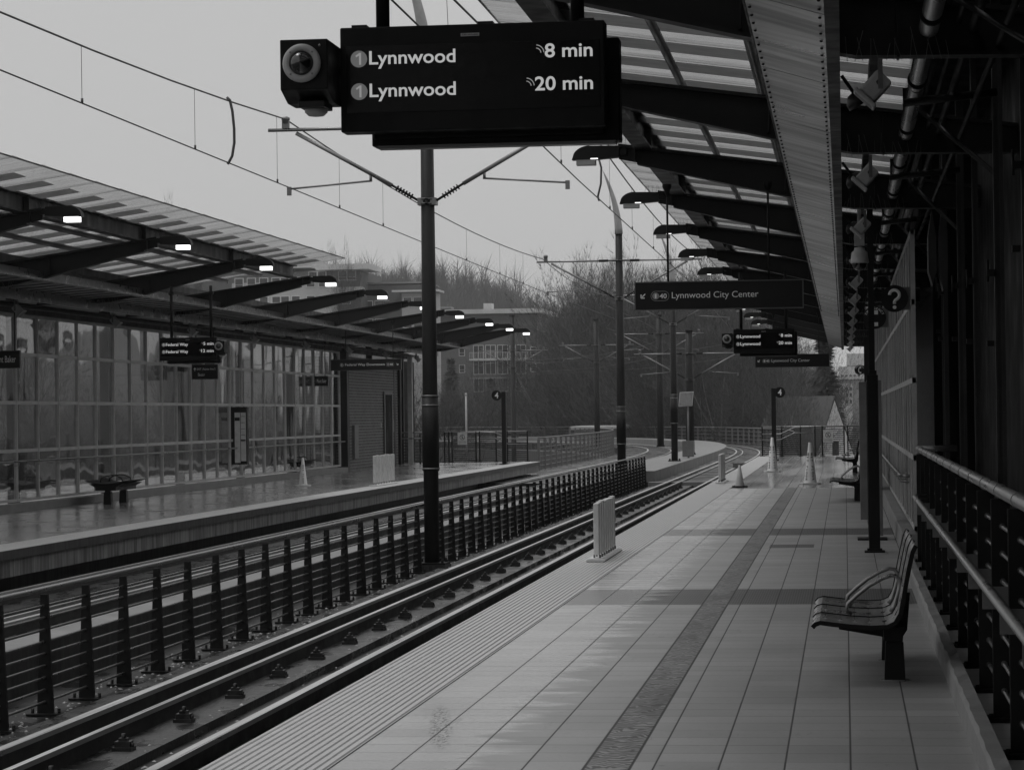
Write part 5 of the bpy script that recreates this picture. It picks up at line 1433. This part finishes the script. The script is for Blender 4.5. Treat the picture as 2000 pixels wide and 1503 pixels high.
# conifers
def conifer(loc,h,r,label,seed,sparse=1.):
    rnd=random.Random(seed); t=thing('conifer_tree',label,'tree',loc,'evergreen trees'); L=Vector(loc)
    m=MB(); m.tube([L,L+Vector((0,0,h*.97))],[h*.018,.03],8); m.build('trunk','bark',t)
    m=MB()
    for i in range(int(2600*sparse)):
        f=rnd.random()**.8; z=h*(.08+.92*f); R=r*(1-f)**.75*(.75+.3*math.sin(z*2.3+seed)); an=rnd.random()*6.28; rr=R*math.sqrt(rnd.random())
        c=L+Vector((rr*math.cos(an),rr*math.sin(an),z-rr*.25)); s=rnd.uniform(.25,.6)*h/18.; d=Vector((math.cos(an),math.sin(an),rnd.uniform(-.5,.2))).normalized(); u=d.orthogonal().normalized(); u=Matrix.Rotation(rnd.random()*3,3,d)@u
        m.add([c-d*s-u*s*.35,c-d*s+u*s*.35,c+d*s],[(0,1,2)])
    m.build('foliage','leaf',t)
y=205; conifer((xq(1612,y),y,-9),1.6+(802-625)/5200*y+9,2.6,'big dark evergreen behind the gabled house roof',3)
y=235; conifer((xq(1560,y),y,-9),1.6+(802-705)/5200*y+9,2.4,'smaller dark evergreen left of the big one behind the house',8)
y=300; conifer((xq(880,y),y,-9),1.6+(810-700)/5200*y+9,3.6,'dark evergreen below the balcony apartment block',11)
y=310; conifer((xq(960,y),y,-9),1.6+(810-740)/5200*y+9,3.8,'low broad evergreen in front of the balcony apartment block',14)
# ---- apartment blocks
def block(t,x0,x1,y0,y1,z0,z1,mat,nm='wall'):
    m=MB(); m.box(x0,x1,y0,y1,z0,z1); return m.build(nm,mat,t)
def windows(t,wall,xs,zs,w,h,y,mullion=True):
    for z in zs:
        for x in xs:
            m=MB(); f=.12; m.box(x-w/2-f,x+w/2+f,y-.12,y-.001,z-f,z+h+f); fr=m.build('window','bwhite',t)
            m=MB(); 
            if w>1.3: m.box(x-w/2,x-.05,y-.16,y-.121,z,z+h); m.box(x+.05,x+w/2,y-.16,y-.121,z,z+h)
            else: m.box(x-w/2,x+w/2,y-.16,y-.121,z,z+h*.32); m.box(x-w/2,x+w/2,y-.16,y-.121,z+h*.37,z+h)
            m.build('pane','bpane',fr)
def bpt(px_,py_,y): return xq(px_,y), 1.6+(802+.0125*(1650-px_)-py_)/5200.*y
y=385
t=thing('apartment_building','stepped apartment block with pale balconies and a white roof slab beyond the opposite canopy','building',(xq(600,y),y,-9))
def R(px0,px1,py0,py1,yy0,dep,mat,nm='wall'):
    a=bpt(px0,py1,yy0); b_=bpt(px1,py0,yy0); return block(t,a[0],b_[0],yy0,yy0+dep,a[1] if py1<900 else -9,b_[1],mat,nm)
R(300,700,524,905,y,18,'bwall')
R(440,640,545,905,y-6,5.9,'bwall2')
R(300,600,500,521,y-1,19,'bwhite','roof'); R(610,717,510,522,y-3,10,'bwhite','roof')
R(640,703,556,574,y-2.5,2.4,'bwall2','balcony')
R(700,830,552,905,y+6,14,'bwall'); R(700,830,546,551,y+5.5,14,'bmid','roof')
R(783,850,568,905,y+1,4.9,'bwall2'); R(763,856,562,567,y-.5,6,'bwhite','roof'); R(758,783,575,905,y+3,2.9,'bwall')
R(590,780,688,905,y-3,2.9,'bmid')
R(410,590,590,640,y-9,2.9,'bwhite','balcony')
zz=lambda py_:bpt(600,py_,y)[1]
windows(t,None,[xq(p_,y) for p_ in (605,623,665,683)],[zz(543)],1.1,1.25,y)
windows(t,None,[xq(p_,y) for p_ in (594,612,648,672)],[zz(590)],1.1,1.3,y)
windows(t,None,[xq(p_,y-6) for p_ in (455,480,505,530,548,570,600,625)],[bpt(600,592,y-6)[1],bpt(600,555,y-6)[1]],1.1,1.3,y-6)
windows(t,None,[xq(p_,y+6) for p_ in (716,738,755)],[bpt(700,604,y+6)[1],bpt(700,640,y+6)[1]],1.2,1.4,y+6)
windows(t,None,[xq(p_,y+1) for p_ in (795,815,832)],[bpt(800,596,y+1)[1],bpt(800,637,y+1)[1]],1.1,1.3,y+1)
y=445
t=thing('apartment_building','balcony apartment block with a long pale flat roof behind the end of the opposite platform','building',(xq(950,y),y,-9))
R(815,1052,612,905,y,18,'bwall'); R(815,1062,600,612,y-2,21,'bwhite','roof')
R(845,880,596,600,y+3,4,'bmid','roof'); R(946,962,590,602,y+5,3,'bwhite','roof_unit'); R(878,955,603,606,y+2,4,'bmid','parapet')
R(1052,1110,645,905,y+4,14,'bwall'); R(1048,1090,642,648,y+3,14,'bmid','roof')
R(916,1040,698,703,y-2.5,2.4,'bwhite','balcony'); R(918,1036,735,739,y-2.5,2.4,'bmid','balcony')
windows(t,None,[xq(p_,y) for p_ in (935,959,983,1019)],[bpt(960,698,y)[1]-.0,bpt(960,729,y)[1],bpt(960,763,y)[1]],1.55,2.1,y)
windows(t,None,[xq(p_,y) for p_ in (902,1044)],[bpt(960,692,y)[1],bpt(960,725,y)[1]],.8,1.2,y)
windows(t,None,[xq(p_,y) for p_ in (1003,)],[bpt(960,698,y)[1],bpt(960,729,y)[1]],.8,1.9,y)
windows(t,None,[xq(p_,y+4) for p_ in (1068,1085)],[bpt(960,697,y)[1],bpt(960,727,y)[1]],.8,1.5,y+4)
for k_ in range(10):
    pass
m=MB(); a=bpt(917,698,y-2.6); b_=bpt(1038,686,y-2.6)
for k_ in range(40):
    X=a[0]+(b_[0]-a[0])*k_/39.; m.box(X-.02,X+.02,y-2.58,y-2.54,a[1],b_[1])
m.box(a[0],b_[0],y-2.6,y-2.52,b_[1],b_[1]+.06); m.build('balcony_rail','bwhite',t)
# right side far buildings
y=520
t=thing('apartment_building','hazy white block with rows of small windows at the right behind the evergreen','building',(xq(1655,y),y,-9),'distant pale buildings')
R(1640,1665,748,905,y,8,'bwhite'); windows(t,None,[xq(p_,y) for p_ in (1655,1662)],[bpt(1650,775,y)[1],bpt(1650,788,y)[1],bpt(1650,763,y)[1]],.45,.7,y)
y=620
t=thing('office_building','broad pale hazy building stepping up behind the white block','building',(xq(1680,y),y,-9),'distant pale buildings')
R(1630,1760,741,905,y,20,'bmid'); R(1640,1760,715,741,y+4,20,'bwall2'); R(1655,1760,690,715,y+10,20,'bwall2'); R(1636,1760,738,741,y-.5,20,'bwhite','parapet'); windows(t,None,[xq(p_,y+4) for p_ in (1646,1654,1662,1670,1678)],[bpt(1650,736,y)[1]],.6,.5,y+4)
# gabled house
A=atY(1630,777,175); D=Vector((-math.cos(math.radians(22)),math.sin(math.radians(22)),0)); Wn=Vector((D.y,-D.x,0))
t=thing('gabled_house','white gabled house with a steep shingled roof below the far end of the platform','house',(A.x,A.y,-9))
eave=-3.4; hw=5.0; L=4.2
def HP(l,w_,z): v=Vector((A.x,A.y,0))+D*l+Wn*w_; return (v.x,v.y,z)
m=MB(); fl=-9
m.add([HP(0,-hw,fl),HP(0,hw,fl),HP(0,hw,eave),HP(0,0,A.z-.15),HP(0,-hw,eave),HP(L,-hw,fl),HP(L,hw,fl),HP(L,hw,eave),HP(L,0,A.z-.15),HP(L,-hw,eave)],
 [(0,1,2,3,4),(5,9,8,7,6),(0,4,9,5),(1,6,7,2)]); m.build('wall','house',t)
m=MB()
for s_ in (-1,1):
    v=[HP(-.02,0,A.z),HP(L+.3,0,A.z),HP(L+.3,s_*(hw+.3),eave-.3),HP(-.02,s_*(hw+.3),eave-.3)]
    m.add(v+[(q[0],q[1],q[2]+.15) for q in v],[(0,1,2,3),(4,7,6,5),(0,4,5,1),(1,5,6,2),(2,6,7,3),(3,7,4,0)])
m.build('roof','roof',t)
m=MB(); v=Vector(HP(-.03,0,0)); m.obox((v.x,v.y,-1.1),Wn*.5,D*.02,Vector((0,0,.75))); fr=m.build('window','bpane',t)
# low parked pale things / road seen below: building row
y=190
t=thing('low_building','low pale building glimpsed between trunks beyond the viaduct fence','building',(xq(1180,y),y,-9),None)
a=bpt(1125,835,y); b_=bpt(1215,826,y); block(t,a[0],b_[0],y,y+8,-9,a[1]-.1,'bmid'); m=MB(); m.box(a[0]-.3,b_[0]+.3,y-.5,y+8.5,a[1]-.1,a[1]+.1); m.build('roof','bwhite',t)
# ================================================================ WORLD + SUN
W=bpy.data.worlds.new('World'); S.world=W; W.use_nodes=True; nt=W.node_tree; nt.nodes.clear()
out=nt.nodes.new('ShaderNodeOutputWorld'); bg=nt.nodes.new('ShaderNodeBackground'); sky=nt.nodes.new('ShaderNodeTexSky'); sky.sky_type='NISHITA'; sky.sun_disc=False
sky.sun_elevation=math.radians(70); sky.sun_rotation=math.radians(285); sky.dust_density=6; sky.air_density=1.5
bw=nt.nodes.new('ShaderNodeRGBToBW'); nt.links.new(sky.outputs[0],bw.inputs[0])
mx=nt.nodes.new('ShaderNodeMix'); mx.data_type='FLOAT'; mx.inputs[0].default_value=.93
tc=nt.nodes.new('ShaderNodeTexCoord'); sp=nt.nodes.new('ShaderNodeSeparateXYZ'); nt.links.new(tc.outputs['Generated'],sp.inputs[0])
# CIE overcast: brighter overhead
mr=nt.nodes.new('ShaderNodeMapRange'); nt.links.new(sp.outputs[2],mr.inputs[0]); mr.inputs[1].default_value=.15; mr.inputs[2].default_value=1; mr.inputs[3].default_value=5.5; mr.inputs[4].default_value=8.; mr.clamp=True
nt.links.new(bw.outputs[0],mx.inputs[2]); nt.links.new(mr.outputs[0],mx.inputs[3])
nt.links.new(mx.outputs[0],bg.inputs[0]); bg.inputs[1].default_value=.1; nt.links.new(bg.outputs[0],out.inputs[0])
sl=bpy.data.lights.new('sun','SUN'); sl.energy=1.1; sl.angle=math.radians(30); so=bpy.data.objects.new('sun',sl); COL.objects.link(so)
dirv=Vector((math.sin(math.radians(285))*math.cos(math.radians(70)),math.cos(math.radians(285))*math.cos(math.radians(70)),math.sin(math.radians(70))))
so.rotation_euler=dirv.to_track_quat('Z','Y').to_euler()
# haze
HZ=True
if HZ:
    m=MB(); m.box(-420,250,-59,1150,-11,60); o=m.build('haze',None); o['kind']='stuff'; o['label']='thin rainy haze in the air'; o['category']='haze'
    hm=bpy.data.materials.new('rain_haze'); hm.use_nodes=True; n_=hm.node_tree; n_.nodes.clear(); oo=n_.nodes.new('ShaderNodeOutputMaterial'); pv=n_.nodes.new('ShaderNodeVolumePrincipled'); pv.inputs['Color'].default_value=(.9,.9,.9,1); pv.inputs['Density'].default_value=.00028; pv.inputs['Anisotropy'].default_value=.2
    n_.links.new(pv.outputs[0],oo.inputs['Volume']); o.data.materials.append(hm)
vs_=S.view_settings; vs_.view_transform='Standard'; vs_.look='None'; vs_.exposure=0; vs_.gamma=1
for o in bpy.data.objects:
    if '_o' in o: del o['_o']
S.render.engine='CYCLES'
try:
    S.cycles.volume_max_steps=64; S.cycles.max_bounces=8; S.cycles.transparent_max_bounces=16
except Exception: pass
